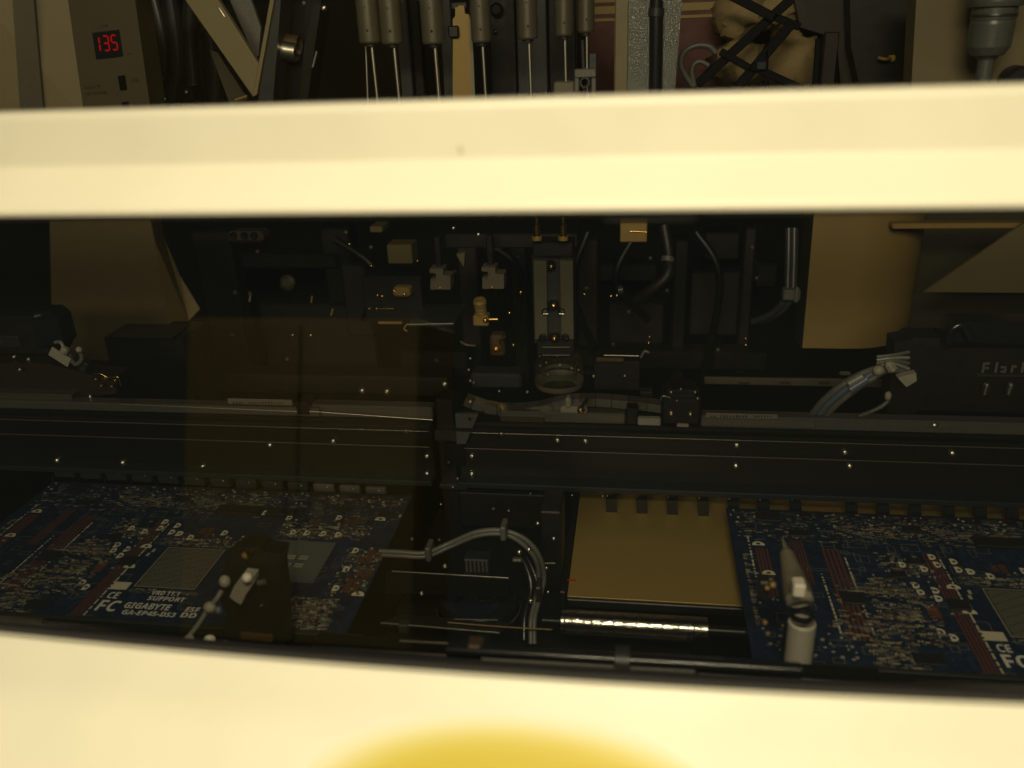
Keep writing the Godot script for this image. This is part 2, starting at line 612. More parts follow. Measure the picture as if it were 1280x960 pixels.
func mmR(x: float, y: float) -> Vector2:
	var p := G(x, y, 0.0)
	return Vector2((p.x - 0.070) * 1000.0, (p.z + 0.5535) * 1000.0)


func ink(x: float, z: float, w: float, h: float, c: Color) -> void:
	pcb.fill_rect(Rect2i(roundi(x * MMPX), roundi(z * MMPX), maxi(1, roundi(w * MMPX)), maxi(1, roundi(h * MMPX))), c)


func line(a: Vector2, b: Vector2, w: float, c: Color) -> void:
	var steps := int(a.distance_to(b) * MMPX) + 1
	for k in steps + 1:
		var p := a.lerp(b, float(k) / steps)
		ink(p.x - w / 2, p.y - w / 2, w, w, c)


func pads(a: Vector2, b: Vector2, count: int, big := 1.0) -> void:
	for k in count:
		var x := rng.randf_range(a.x, b.x)
		var z := rng.randf_range(a.y, b.y)
		var c: Color = [Color8(150, 142, 112), Color8(118, 112, 92), Color8(176, 166, 132), Color8(8, 14, 34), Color8(112, 84, 64), Color8(96, 102, 106)][rng.randi() % 6]
		if rng.randf() < 0.5:
			var d := rng.randf_range(0.5, 1.0) * big
			ink(x, z, d, d * 1.3, c)
			ink(x + d * 1.6, z, d, d * 1.3, c)
		elif rng.randf() < 0.4:
			for j in 6:
				ink(x + j * 0.9, z, 0.5, 1.4 * big, c)
		else:
			ink(x, z, rng.randf_range(0.8, 2.4) * big, rng.randf_range(0.6, 1.6) * big, c)


func half_mark(c: Vector2, r: float, up: bool) -> void:     # the white half-discs printed for capacitors
	var w := Color8(226, 220, 192)
	for i in range(-int(r * MMPX), int(r * MMPX) + 1):
		for j in range(-int(r * MMPX), int(r * MMPX) + 1):
			var q := Vector2(i, j) / MMPX
			if q.length() > r or q.distance_to(Vector2(0, -r * 0.35) if up else Vector2(r * 0.35, 0)) < r * 0.3:
				continue
			if (up and q.y > r * 0.15) or (not up and q.x < -r * 0.3):
				continue
			var px := int(c.x * MMPX) + i
			var pz := int(c.y * MMPX) + j
			if px >= 0 and pz >= 0 and px < pcb.get_width() and pz < pcb.get_height():
				pcb.set_pixel(px, pz, w)


func slot_print(a: Vector2, b: Vector2, w: float) -> void:
	var x := (a.x + b.x) / 2
	for k in 4:
		ink(x - w / 2 + k * w / 4, a.y, w / 4 * 0.7, b.y - a.y, Color8(70, 34, 34))
		var z := a.y
		while z < b.y:
			ink(x - w / 2 + k * w / 4 + 0.2, z, w / 4 * 0.5, 0.5, Color8(118, 76, 64))
			z += 1.0


func dotted(a: Vector2, b: Vector2) -> void:
	var x := (a.x + b.x) / 2
	var z := a.y
	while z < b.y:
		ink(x, z, 1.1, rng.randf_range(0.8, 3.4), Color8(212, 204, 170))
		z += rng.randf_range(2.0, 4.2)


func paint_board() -> StandardMaterial3D:
	pcb = Image.create(1525, 1220, false, Image.FORMAT_RGB8)
	pcb.fill(Color8(20, 38, 64))
	for k in 2600:      # copper under the mask
		var a := Vector2(rng.randf_range(2, 303), rng.randf_range(2, 240))
		var l := rng.randf_range(3, 26)
		var c: Color = [Color8(34, 58, 92), Color8(14, 28, 52), Color8(48, 70, 98)][rng.randi() % 3]
		var d := [Vector2(1, 0), Vector2(0, 1), Vector2(0.7, 0.7), Vector2(0.7, -0.7)][rng.randi() % 4] as Vector2
		var n := rng.randi_range(1, 5)
		for j in n:
			var o := Vector2(-d.y, d.x) * j * 0.7
			line(a + o, a + o + d * l, 0.25, c)
	for k in 1500:
		ink(rng.randf_range(1, 303), rng.randf_range(1, 242), 0.4, 0.4, Color8(124, 122, 104))
	for k in 150:
		var a := Vector2(rng.randf_range(4, 290), rng.randf_range(4, 180))
		var b := a + Vector2(rng.randf_range(2, 12), rng.randf_range(2, 9))
		var c := Color8(118, 120, 108)
		line(a, Vector2(b.x, a.y), 0.3, c); line(Vector2(b.x, a.y), b, 0.3, c); line(b, Vector2(a.x, b.y), 0.3, c); line(Vector2(a.x, b.y), a, 0.3, c)
	ink(0, 0, 305, 1.0, Color8(10, 20, 48))
	# rear strip: dense parts and connectors
	pads(Vector2(3, 3), Vector2(302, 22), 620)
	pads(Vector2(3, 22), Vector2(302, 40), 330)
	ink(20, 6, 17, 11, Color8(10, 15, 32))
	ink(160, 26, 70, 13, Color8(24, 30, 44))
	for k in 22:
		ink(40 + k * 11.5, 2.5, 8, 4.5, Color8(50, 20, 22) if k % 3 else Color8(64, 62, 54))
	for k in 60:
		ink(232 + fmod(k * 2.2, 66.0), 8.0 + floorf(k / 30.0) * 3.0, 1.2, 1.2, Color8(110, 60, 44))
	# expansion slots (measured on the nearer-complete board)
	slot_print(mmR(952, 685), mmR(966, 745), 9)
	slot_print(mmR(1046, 687), mmR(1070, 800), 12)
	slot_print(mmR(1175, 693), mmR(1228, 850), 9)
	slot_print(mmR(998, 676), mmR(1010, 730), 8)
	dotted(mmR(1028, 717), mmR(1047, 790))
	dotted(mmR(1056, 697), mmR(1093, 800))
	dotted(mmR(1190, 700), mmR(1232, 840))
	dotted(mmR(935, 670), mmR(942, 720))
	# parts between the slots
	for z in [[mmR(1078, 720), mmR(1150, 775), 230], [mmR(1080, 800), mmR(1160, 840), 190], [mmR(928, 690), mmR(945, 780), 90], [mmR(1040, 655), mmR(1275, 680), 330], [mmR(1090, 690), mmR(1160, 720), 110]]:
		pads(z[0], z[1], z[2], 1.15)
	var wide := mmR(1076, 734)
	ink(wide.x, wide.y, 26, 1.2, Color8(120, 112, 84))
	ink(wide.x + 6, wide.y + 4, 22, 1.0, Color8(120, 112, 84))
	ink(wide.x + 4, wide.y + 9, 20, 7, Color8(14, 32, 66))
	var cop := mmR(1168, 765)
	ink(cop.x - 4, cop.y - 6, 7, 12, Color8(108, 66, 46))
	# northbridge land
	var nb := mmL(215, 685)
	nb = Vector2(149, 85)
	ink(nb.x - 1.5, nb.y - 1.5, 43, 46, Color8(160, 152, 122))
	ink(nb.x - 0.7, nb.y - 0.7, 41.4, 44.4, Color8(62, 66, 68))
	for i in 33:
		for j in 35:
			if (i * 7 + j * 3) % 11 > 0:
				ink(nb.x + 0.5 + i * 1.2, nb.y + 0.6 + j * 1.23, 0.8, 0.8, Color8(136, 130, 106))
	pads(nb + Vector2(-3, 46), nb + Vector2(42, 50), 60)
	pads(nb + Vector2(-12, -14), nb + Vector2(44, -4), 220)
	# processor land
	var cp := Vector2(222, 68)
	ink(cp.x, cp.y, 45, 48, Color8(84, 90, 96))
	for i in 36:
		for j in 38:
			if i > 12 and i < 24 and j > 13 and j < 25:
				continue
			ink(cp.x + 0.8 + i * 1.22, cp.y + 0.8 + j * 1.24, 0.7, 0.7, Color8(116, 118, 112))
	for i in 2:
		for j in 2:
			for k in 8:
				ink(cp.x + 16 + i * 9 + (k % 4) * 1.6, cp.y + 18 + j * 9 + floorf(k / 4.0) * 2.6, 1.0, 1.7, Color8(200, 194, 164))
	for s in 2:
		var g := 5.0 + s * 3.0
		line(cp + Vector2(-g, 48 + g), cp + Vector2(36, 48 + g), 0.5, Color8(54, 72, 108))
		line(cp + Vector2(36, 48 + g), cp + Vector2(46 + g, 38), 0.5, Color8(54, 72, 108))
		line(cp + Vector2(46 + g, 38), cp + Vector2(46 + g, 0), 0.5, Color8(54, 72, 108))
	for k in 5:      # broad copper areas beside the processor
		line(cp + Vector2(46 + k * 1.6, 6), cp + Vector2(58 + k * 1.4, -12), 2.0, Color8(20, 44, 92))
	pads(cp + Vector2(-4, -24), cp + Vector2(62, -4), 300)
	pads(cp + Vector2(56, 4), cp + Vector2(82, 56), 170, 1.2)
	pads(cp + Vector2(8, 62), cp + Vector2(66, 92), 800, 1.1)
	for q in [mmL(393, 652), mmL(439, 652), mmL(258, 664), mmL(469, 691), mmL(455, 700), mmL(455, 717), mmL(442, 728), mmL(437, 737)]:
		ink(q.x - 4.5, q.y - 3.5, 4, 7, Color8(96, 62, 48)); ink(q.x + 0.5, q.y - 4.5, 4.5, 5, Color8(96, 62, 48)); ink(q.x + 0.5, q.y + 1, 4.5, 4, Color8(88, 58, 46))
	for q in [mmL(330, 641), mmL(360, 647), mmL(422, 647), mmL(365, 665), mmL(382, 666), mmL(402, 667), mmL(421, 668), mmL(279, 666), mmL(223, 667), mmL(443, 688), mmL(431, 711), mmL(418, 735), mmL(163, 660), mmL(145, 681), mmL(140, 688), mmL(205, 652), mmL(199, 660), mmL(222, 667), mmL(101, 728), mmR(1153, 711), mmR(1167, 738), mmR(1190, 702), mmR(1196, 712), mmR(1236, 720), mmR(1190, 797), mmR(1171, 748)]:
		half_mark(q, 3.4, false)
	for q in [mmL(475, 650), mmL(447, 744), mmL(182, 684), mmL(161, 709), mmL(12, 670), mmL(45, 640)]:
		half_mark(q, 4.2, true)
	for q in [mmL(492, 672), mmL(488, 682), mmL(500, 645), mmL(185, 693), mmL(192, 688)]:
		ink(q.x - 1, q.y - 2, 2, 4, Color8(190, 184, 156))
	var lab := mmL(151, 732)
	ink(lab.x - 6, lab.y - 4, 12, 8, Color8(214, 208, 180))
	# lower-left parts and the long connector
	pads(mmL(20, 705), mmL(92, 742), 260, 1.2)
	pads(mmL(60, 680), mmL(125, 705), 150, 1.1)
	ink(40, 164, 66, 14, Color8(44, 54, 66))
	var m := StandardMaterial3D.new()
	m.albedo_texture = ImageTexture.create_from_image(pcb)
	m.roughness = 0.42
	m.texture_repeat = false
	return m


func motherboards() -> void:
	var print_mat := paint_board()
	var bx := -0.4725
	var bz := -0.5535
	var o := thing("motherboard", "blue motherboard ending beside the coiled grey cables, lettering in full view", "circuit board", Vector3(bx, -0.0016, bz), "bare motherboards clamped under the placement beams")
	obj("substrate", mb().box(Vector3(bx + 0.1525, -0.0009, bz + 0.122), Vector3(0.305, 0.0014, 0.244), 0.0003), mat(0.01, 0.025, 0.06, 0.5), o)
	var top := mb()
	var c := [Vector3(bx, 0, bz), Vector3(bx + 0.305, 0, bz), Vector3(bx + 0.305, 0, bz + 0.244), Vector3(bx, 0, bz + 0.244)]
	var uv := [Vector2(0, 0), Vector2(1, 0), Vector2(1, 1), Vector2(0, 1)]
	for k in [[0, 1, 2], [0, 2, 3]]:
		top.tri(c[k[0]], c[k[1]], c[k[2]], Vector3.UP, Vector3.UP, Vector3.UP, uv[k[0]], uv[k[1]], uv[k[2]])
	obj("printed_face", top, print_mat, o)
	# soldered parts that stand on the face
	var chips := [[20, 6, 17, 11, 1.6], [160, 27, 34, 11, 1.8], [200, 28, 22, 9, 1.2], [97, 71, 9, 7, 1.2], [122, 98, 12, 10, 1.4], [60, 96, 14, 12, 1.4], [88, 150, 16, 9, 1.5], [286, 26, 9, 7, 1.1], [252, 22, 10, 6, 1.1], [40, 28, 14, 7, 1.2], [118, 16, 12, 7, 1.2], [110, 56, 9, 6, 1.0]]
	for q in chips:
		obj("chip", mb().box(Vector3(bx + (q[0] + q[2] / 2.0) / 1000, q[4] / 2000.0, bz + (q[1] + q[3] / 2.0) / 1000), Vector3(q[2], q[4], q[3]) / 1000.0, 0.0003), M.chip, o)
	var pale := mb()
	var brown := mb()
	for z in [[2, 3, 300, 20, 90], [150, 66, 200, 80, 25], [218, 42, 290, 64, 50], [278, 70, 303, 128, 30], [230, 130, 288, 160, 70], [84, 60, 130, 130, 50], [12, 128, 60, 160, 25], [8, 70, 22, 150, 16]]:
		for k in z[4]:
			var s := Vector3(rng.randf_range(0.8, 2.2), rng.randf_range(0.4, 1.0), rng.randf_range(0.6, 1.6)) / 1000.0
			(pale if rng.randf() < 0.62 else brown).box(Vector3(bx + rng.randf_range(z[0], z[2]) / 1000, s.y / 2 + 0.00005, bz + rng.randf_range(z[1], z[3]) / 1000), s)
	obj("solder_pads", pale, M.part_pale, o).set_meta("kind", "stuff")
	obj("resistors", brown, M.part_brown, o).set_meta("kind", "stuff")
	var back := Vector3(0, 0, -1)
	for w in [["VRD 11.1", 19, 4.2, 207, 741.5], ["SUPPORT", 25, 4.2, 208, 748.6], ["GIGABYTE", 31, 5.6, 184.5, 757.8], ["GA-EP45-DS3", 36, 4.2, 186, 766.8], ["ESF", 9, 4.4, 241, 762], ["DD", 10, 4.4, 236, 769], ["CE", 7.5, 6.5, 142, 744], ["FC", 14, 10.5, 135.5, 757]]:
		words(w[0], w[1] / 1000.0, w[2] / 1000.0, M.silk, o, G(w[3], w[4], 0.00022), Vector3.RIGHT, back)
	var d := o.duplicate()
	d.name = "motherboard_001"
	add_child(d, true)
	d.position.x = 0.070
	tag(d, "blue motherboard with one edge against the gold plate, white nozzle above it", "circuit board", "bare motherboards clamped under the placement beams")


# ---------------------------------------------------------------- conveyor beams
func beam(o: Node3D, x0: float, x1: float, face: Material) -> void:
	var z := -0.575
	obj("face_plate", mb().box(Vector3((x0 + x1) / 2, 0.030, z - 0.012), Vector3(x1 - x0, 0.049, 0.024), 0.001), face, o)
	obj("ledge", mb().box(Vector3((x0 + x1) / 2, 0.0505, z + 0.002), Vector3(x1 - x0, 0.003, 0.010), 0.0006), M.black, o)
	for h in [[0.0462, 0.0005], [0.0325, 0.00055]]:
		var belt := mb().tube([Vector3(x0 + 0.004, h[0], z + 0.0022), Vector3(x1 - 0.003, h[0], z + 0.0022)], h[1], 6)
		obj("belt", belt, M.alu if h[0] > 0.04 else M.barrel, o)
	obj("clamp_strip", mb().box(Vector3((x0 + x1) / 2, 0.0062, z + 0.006), Vector3(x1 - x0, 0.0045, 0.016), 0.0008), M.blue_grey, o)


func beams() -> void:
	var z := -0.575
	var xl := P(541, 545, z).x
	var a := thing("placement_beam", "black conveyor beam over the motherboard that has clear lettering, labelled scale rail on top", "conveyor beam", Vector3(-0.5, 0, z), "beams across the machine")
	beam(a, -1.0, xl, M.anod)
	obj("scale_rail", mb().box(Vector3((P(400, 510, z).x - 1.0) / 2, 0.0595, z - 0.004), Vector3(1.0 + P(400, 510, z).x, 0.0075, 0.012), 0.0012), M.alu, a)
	obj("scale_rail", slab(384, 508, 541, 523, z - 0.002, 0.012, 0.0012), M.alu, a)
	obj("rail_joint", slab(370, 503, 386, 519, z + 0.004, 0.016), M.black, a)
	for g in [[150, 505, 372, 514.5], [386, 514, 541, 525]]:  # bright lines put in for the rail's edge highlights
		obj("rail_edge", mb().tube([P(g[0], g[1], z + 0.0028), P(g[2], g[3], z + 0.0028)], 0.0006, 6), M.steel, a)
	var tapes := obj("scale_label", slab(285, 499, 365, 506, z + 0.0025, 0.0006, 0.0002), M.label, a)
	print_marks(tapes, 290, 502.3, 358, 505, z + 0.0028, 17)
	for s in [[154, 578], [254, 583], [355, 589], [467, 594], [72, 575], [453, 488], [484, 489], [420, 533], [452, 533], [508, 537], [534, 570], [534, 592], [556, 480], [417, 551], [338, 556]]:
		obj("screw", mb().screw(P(s[0], s[1], z + 0.001), 0.0026, Vector3(0, 0.25, 1)), M.steel, a)
	for k in 13:      # the clips that hold the board's edge
		var x: float = 80.0 + k * 32.5
		var y: float = 588.0 + k * 2.0
		var clip := obj("clip", slab(x - 13, y - 2, x + 12, y + 9, -0.5635, 0.004), M.grey if k > 9 else M.dark_grey, a)
		obj("rivet", mb().screw(P(x + 4, y + 1, -0.5625), 0.0007, Vector3(0, 0.5, 1)), M.steel, clip)
		obj("pin", mb().tube([P(x - 14, y + 6, -0.562), P(x - 15, y + 26, -0.559)], 0.0003, 5), M.dark_grey, a)

	var xr := P(572, 540, z).x
	var b := thing("placement_beam", "black conveyor beam over the gold plate with black clip fingers below", "conveyor beam", Vector3(0.3, 0, z), "beams across the machine")
	beam(b, xr, 0.9, M.black)
	obj("scale_rail", slab(625, 516, 782, 529, z - 0.001, 0.012, 0.001), M.alu, b)
	obj("rail_plate", slab(797, 523, 826, 532.5, z + 0.0035, 0.005, 0.0008), M.bright_alu, b)
	obj("scale_rail", mb().box(Vector3((P(876, 520, z).x + 0.9) / 2, 0.0605, z - 0.004), Vector3(0.9 - P(876, 520, z).x, 0.0095, 0.012), 0.0012), M.grey, b)
	obj("rail_edge", slab(876, 525, 1020, 534, z + 0.0026, 0.003, 0.0006), M.alu, b)
	obj("tan_insert", slab(626, 522, 680, 528, z + 0.0015, 0.002, 0.0004), M.rust, b)
	obj("rail_joint", slab(783, 511, 797, 531, z + 0.004, 0.012), M.black, b)
	var lb := obj("scale_label", slab(882, 517, 972, 523, z + 0.003, 0.0006, 0.0002), M.label, b)
	print_marks(lb, 888, 519, 966, 522, z + 0.0034, 20)
	for s in [[661, 601], [770, 607], [878, 610], [988, 612], [1094, 617], [1222, 622], [627, 541], [697, 550], [732, 551], [590, 570], [590, 592], [921, 556], [1056, 565], [1190, 566], [1168, 531], [920, 582], [1062, 582]]:
		obj("screw", mb().screw(P(s[0], s[1], z + 0.001), 0.0026, Vector3(0, 0.25, 1)), M.steel, b)
	var k := 0
	for x in [765.0, 803.0, 841.0, 880.0, 918.0, 956.0, 996.0, 1066.0, 1106.0, 1146.0, 1188.0, 1228.0, 1268.0]:
		var y: float = 632.0 + (x - 765.0) * 0.024
		var f := mb().prism(row([[x - 8, y - 8], [x + 6, y - 8], [x + 6, y + 13], [x + 2, y + 11], [x - 2, y + 11], [x - 7, y + 13]], -0.5635), Vector3(0, 0, -0.006))
		var fg := obj("clip_finger", f, M.black if k < 4 else M.blue_grey, b)
		obj("rivet", mb().screw(P(x - 6, y - 12, -0.5665), 0.0006, Vector3(0, 0.5, 1)), M.steel, fg)
		k += 1
	for s in [[697, 618], [715, 619], [663, 617], [612, 635], [636, 638], [753, 620]]:
		obj("rivet", mb().screw(P(s[0], s[1], -0.5665), 0.0008, Vector3(0, 0.5, 1)), M.steel, b)

	# the gap between the two beams
	var c := thing("bracket_column", "slim dark column of stacked brackets in the gap between the two black beams", "bracket", P(566, 640, z))
	obj("post", slab(551, 500, 572, 690, z - 0.004, 0.02), M.black, c)
	var pl := obj("gusset", mb().prism(row([[569, 517], [598, 517], [582, 555], [571, 555]], z + 0.006), Vector3(0, 0, -0.003)), M.grey, c)
	obj("screw", mb().screw(P(587, 524, z + 0.007), 0.0012), M.black_gloss, pl)
	obj("shelf", slab(543, 539, 572, 552, z + 0.004, 0.012), M.dark_grey, c)
	obj("side_plate", slab(555, 556, 580, 584, z + 0.004, 0.006), M.anod, c)
	obj("foot", slab(549, 606, 584, 612, z + 0.006, 0.012), M.dark_grey, c)
	for s in [[561, 578], [566, 609], [551, 630], [572, 598]]:
		obj("screw", mb().screw(P(s[0], s[1], z + 0.011), 0.0010), M.steel, c)


func print_marks(parent: Node, x0: float, y0: float, x1: float, y1: float, z: float, n: int) -> void:
	var st := mb()      # print too small to read
	for k in n:
		if rng.randf() < 0.14:
			continue
		var x := lerpf(x0, x1, (k + 0.5) / n)
		slab(x - 1.0, y0 + rng.randf() * 0.8, x + rng.randf_range(0.1, 1.1), y1, z, 0.0001, 0.0, st)
	obj("small_print", st, M.ink, parent)


# ---------------------------------------------------------------- the head and what hangs round it
func head_area() -> void:
	var z := -0.655
	var h := thing("placement_head", "upright grey placement head with a clear rounded cup at its lower end", "placement head", P(690, 490, z))
	obj("cap", slab(666, 303, 716, 321, z + 0.012, 0.05), M.black, h)
	obj("body", slab(666, 318, 716, 430, z + 0.004, 0.04, 0.001), M.dark_grey, h)
	var w := U(690, 380, z)
	for x in [675.0, 708.0]:
		obj("guide_rail", mb().prism(row([[x - 8, 326], [x + 8, 326], [x + 9, 424], [x - 6, 424]], z + 0.010), Vector3(0, 0, -0.008)), M.rail_olive, h)
	for s in [[689, 331, 3.2], [692, 380, 3.6], [693, 421, 3.8]]:
		var k := obj("knob", mb().lathe([Vector2(s[2] * 1.9 * w, -0.003), Vector2(s[2] * 1.9 * w, 0.003), Vector2(s[2] * 1.2 * w, 0.006), Vector2(0, 0.006)], P(s[0], s[1], z + 0.006), Vector3.BACK, 12), M.black_gloss, h)
		obj("screw", mb().screw(P(s[0], s[1] + 2, z + 0.013), s[2] * w), M.brass, k)
	for x in [682.0, 702.0]:
		var hole := obj("bore", mb().lathe([Vector2(4.6 * w, 0), Vector2(4.6 * w, 0.004), Vector2(3.4 * w, 0.004), Vector2(3.2 * w, 0.001), Vector2(0, 0.001)], P(x, 388, z + 0.0075), Vector3.BACK, 14), M.black_gloss, h)
		obj("rim", mb().tube([P(x - 3, 392.5, z + 0.0125), P(x + 3, 392.5, z + 0.0125)], 0.0008, 6), M.steel, hole)
	for s in [[679, 420], [707, 420]]:
		obj("bolt_head", mb().lathe([Vector2(5 * w, 0), Vector2(5 * w, 0.005), Vector2(3 * w, 0.006), Vector2(0, 0.004)], P(s[0], s[1], z + 0.008), Vector3.BACK, 12), M.black_gloss, h)
	obj("collar", slab(671, 426, 718, 444, z + 0.008, 0.03), M.black, h)
	for y in [434.0, 444.0]:
		obj("trim_line", mb().tube([P(678, y, z + 0.0095), P(712, y, z + 0.0095)], 0.0006, 6), M.barrel, h)
	var cupc := P(699, 462, z)
	var r := 32 * w
	var hh := 24 * w
	obj("cup", mb().lathe([Vector2(r * 0.86, hh * 1.1), Vector2(r, hh * 0.3), Vector2(r, -hh * 0.55), Vector2(r * 0.93, -hh * 0.85), Vector2(r * 0.75, -hh), Vector2(0, -hh)], cupc, Vector3.UP, 32), M.cup, h)
	obj("cup_rim", mb().lathe([Vector2(r * 1.01, -hh * 0.55), Vector2(r * 0.96, -hh * 0.86), Vector2(r * 0.76, -hh * 1.04), Vector2(r * 0.70, -hh * 1.0)], cupc, Vector3.UP, 32), M.beige_grey, h)
	obj("inner_ring", mb().lathe([Vector2(r * 0.72, -hh * 0.25), Vector2(r * 0.72, -hh * 0.05), Vector2(r * 0.66, 0)], cupc, Vector3.UP, 28), M.barrel, h)
	for k in 9:
		var an := k * 0.62 + 0.2
		obj("nozzle_pin", mb().screw(cupc + Vector3(cos(an) * r * 0.8, hh * (0.1 + 0.3 * (k % 3)), sin(an) * r * 0.8), 0.0011), M.steel, h)

	for g in [[671, 287], [704, 287]]:
		var o := thing("brass_pin", "short brass pin above the placement head, on the side of the %s" % ("twin blocks" if g[0] < 690 else "amber block"), "pin", P(g[0], g[1] + 8, z), "brass pins above the placement head")
		obj("shaft", mb().lathe([Vector2(0.0028, -0.006), Vector2(0.0028, 0.004), Vector2(0.0015, 0.005), Vector2(0.0015, 0.010)], P(g[0], g[1], z + 0.02), Vector3.UP, 12), M.brass, o)
		obj("nut", mb().lathe([Vector2(0.0042, -0.008), Vector2(0.0042, -0.005), Vector2(0.0028, -0.005)], P(g[0], g[1], z + 0.02), Vector3.UP, 6), M.gold_dull, o)
	obj_thing("mounting_plate", "wide black plate the placement head hangs from, pierced by two brass pins", "plate", slab(556, 292, 722, 310, z - 0.01, 0.05), M.black)

	var fm := thing("machine_frame", "dim mass of dark columns, rails and pipes filling the back of the machine", "machine frame", P(700, 600, -0.92))
	for q in [[255, 290, 300, 470, -0.94, 1], [300, 318, 420, 336, -0.90, 0], [330, 380, 470, 470, -0.93, 1], [405, 285, 440, 380, -0.91, 0], [430, 330, 462, 420, -0.88, 1], [500, 440, 585, 470, -0.86, 0], [575, 290, 600, 480, -0.93, 1], [640, 300, 660, 480, -0.92, 0], [722, 300, 748, 470, -0.90, 1], [748, 330, 822, 352, -0.93, 0], [760, 380, 830, 440, -0.94, 1], [840, 300, 858, 480, -0.90, 0], [862, 340, 925, 420, -0.94, 1], [880, 290, 925, 325, -0.91, 0], [925, 285, 940, 470, -0.92, 1], [945, 330, 972, 360, -0.89, 0], [235, 470, 560, 492, -0.80, 1], [700, 440, 960, 462, -0.88, 0]]:
		obj("rail" if absf(q[2] - q[0]) > absf(q[3] - q[1]) else "column", slab(q[0], q[1], q[2], q[3], q[4], 0.03, 0.002), M.murk if q[5] else M.murk_blue, fm)
	for q in [[420, 300, 470, 340, 455, 400], [735, 290, 715, 360, 745, 440], [870, 290, 900, 350, 880, 470], [600, 300, 650, 340, 640, 430], [790, 300, 770, 350, 810, 400]]:
		obj("pipe", mb().tube(smooth([P(q[0], q[1], -0.85), P(q[2], q[3], -0.84), P(q[4], q[5], -0.86)]), 0.004, 8), M.murk_blue, fm)
	for k in 26:
		obj("bolt", mb().screw(P(rng.randf_range(250, 980), rng.randf_range(290, 465), -0.835), 0.0022), M.barrel, fm)
	# gripper blocks
	var block_label := ["beige gripper block with two notches, beside the dark wedge", "beige gripper block with a bright slit, next to the placement head"]
	var k2 := 0
	for q in [[537, 336, 563, 362], [602, 334, 630, 361]]:
		var o := thing("gripper_block", block_label[k2], "gripper", P(q[0] + 13, q[3], z + 0.01), "gripper blocks hanging beside the head")
		obj("body", mb().prism(row([[q[0], q[1]], [q[0] + 17, q[1]], [q[0] + 17, q[1] + 8], [q[2], q[1] + 9], [q[2], q[3]], [q[0] + 1, q[3]], [q[0] + 1, q[1] + 13], [q[0] + 8, q[1] + 12], [q[0] + 8, q[1] + 6], [q[0], q[1] + 5]], z + 0.012), Vector3(0, 0, -0.014)), M.beige_grey, o)
		obj("stem", slab(q[0] + 6, q[1] - 40, q[0] + 14, q[1], z + 0.006, 0.006), M.black, o)
		obj("screw", mb().screw(P(q[0] + 13, q[3] - 2, z + 0.0125), 0.0011), M.steel, o)
		obj("slit", slab(q[0] + 1, q[1] + 12.5, q[0] + 8, q[1] + 14, z + 0.0128, 0.001, 0.0), M.steel, o)
		k2 += 1
	obj_thing("wedge", "small tan wedge between the two gripper blocks", "wedge", mb().prism(row([[570, 318], [581, 316], [580, 334]], z), Vector3(0, 0, -0.008)), M.beige_grey)
	for q in [[567, 285, "nearer the wedge"], [598, 293, "nearer the gripper with the slit"]]:
		obj_thing("valve_screw", "tiny bright screw under the crossbar, %s" % q[2], "screw", mb().screw(P(q[0], q[1], z + 0.02), 0.0016), M.steel, "bright screws under the crossbar")
	# brass fitting
	var f := thing("brass_fitting", "upright ribbed brass hose fitting with a dark mouth", "fitting", P(602, 405, z))
	var fc := P(602, 398, z + 0.01)
	obj("foot", mb().box(fc + Vector3(0, -0.0005, 0), Vector3(0.0125, 0.009, 0.011), 0.001), M.gold_dull, f)
	obj("barrel", mb().lathe([Vector2(0.0048, 0.004), Vector2(0.0048, 0.007), Vector2(0.0042, 0.0075), Vector2(0.0048, 0.008), Vector2(0.0048, 0.010), Vector2(0.0042, 0.0105), Vector2(0.005, 0.011), Vector2(0.0055, 0.016), Vector2(0.0046, 0.018), Vector2(0.0030, 0.018), Vector2(0.0028, 0.012), Vector2(0, 0.012)], fc, Vector3(0, 1, 0.25), 18), M.gold_dull, f)
	obj("side_nipple", mb().tube([fc + Vector3(0.006, 0.0, 0.002), fc + Vector3(0.014, 0.0, 0.002)], 0.0022, 10), M.brass, f)
	obj("stud", mb().screw(fc + Vector3(0.0045, 0.001, 0.007), 0.0022), M.brass, f)
	var v := thing("valve_stack", "small brassy valve with a round port under the upright fitting", "valve", P(620, 445, z))
	obj("body", slab(612, 420, 630, 446, z, 0.014, 0.002), M.rust, v)
	obj("port", mb().lathe([Vector2(0.0042, 0), Vector2(0.0042, 0.004), Vector2(0.0024, 0.004), Vector2(0.002, 0.001), Vector2(0, 0.001)], P(621, 432, z + 0.002), Vector3.BACK, 14), M.brass, v)
	obj("lever", mb().tube([P(624, 426, z + 0.004), P(632, 420, z + 0.004)], 0.0012, 6), M.brass, v)
	obj("tip", mb().screw(P(642, 431, z + 0.004), 0.0016), M.brass, v)
	var j := thing("cable_stub", "short pale wire stub curling beside the small brassy valve", "wire", P(588, 432, z))
	obj("wire", mb().tube(smooth([P(576, 427, z), P(583, 431, z + 0.004), P(594, 432, z)]), 0.001, 7), M.beige_grey, j)
	# thin dark shelf with a bright edge, and the valve terminal beside it
	var s := thing("sensor_shelf", "flat dark shelf with a bright front edge", "shelf", P(540, 407, z + 0.02))
	obj("plate", mb().prism([P(510, 405, z + 0.02), P(567, 404, z + 0.02), P(584, 380, z - 0.04), P(530, 380, z - 0.04)], Vector3(0, -0.002, 0)), M.dark_grey, s)
	obj("edge", mb().tube([P(508, 405.5, z + 0.021), P(567, 404.5, z + 0.021)], 0.0007, 6), M.alu, s)
	obj("hook", mb().tube(smooth([P(509, 405, z + 0.021), P(505, 411, z + 0.021), P(509, 414, z + 0.021)]), 0.0007, 6), M.gold_dull, s)
	var t := thing("valve_terminal", "dark terminal block with olive plugs and brass contacts", "terminal block", P(490, 405, z - 0.02))
	obj("base", slab(455, 345, 528, 402, z - 0.03, 0.03), M.black, t)
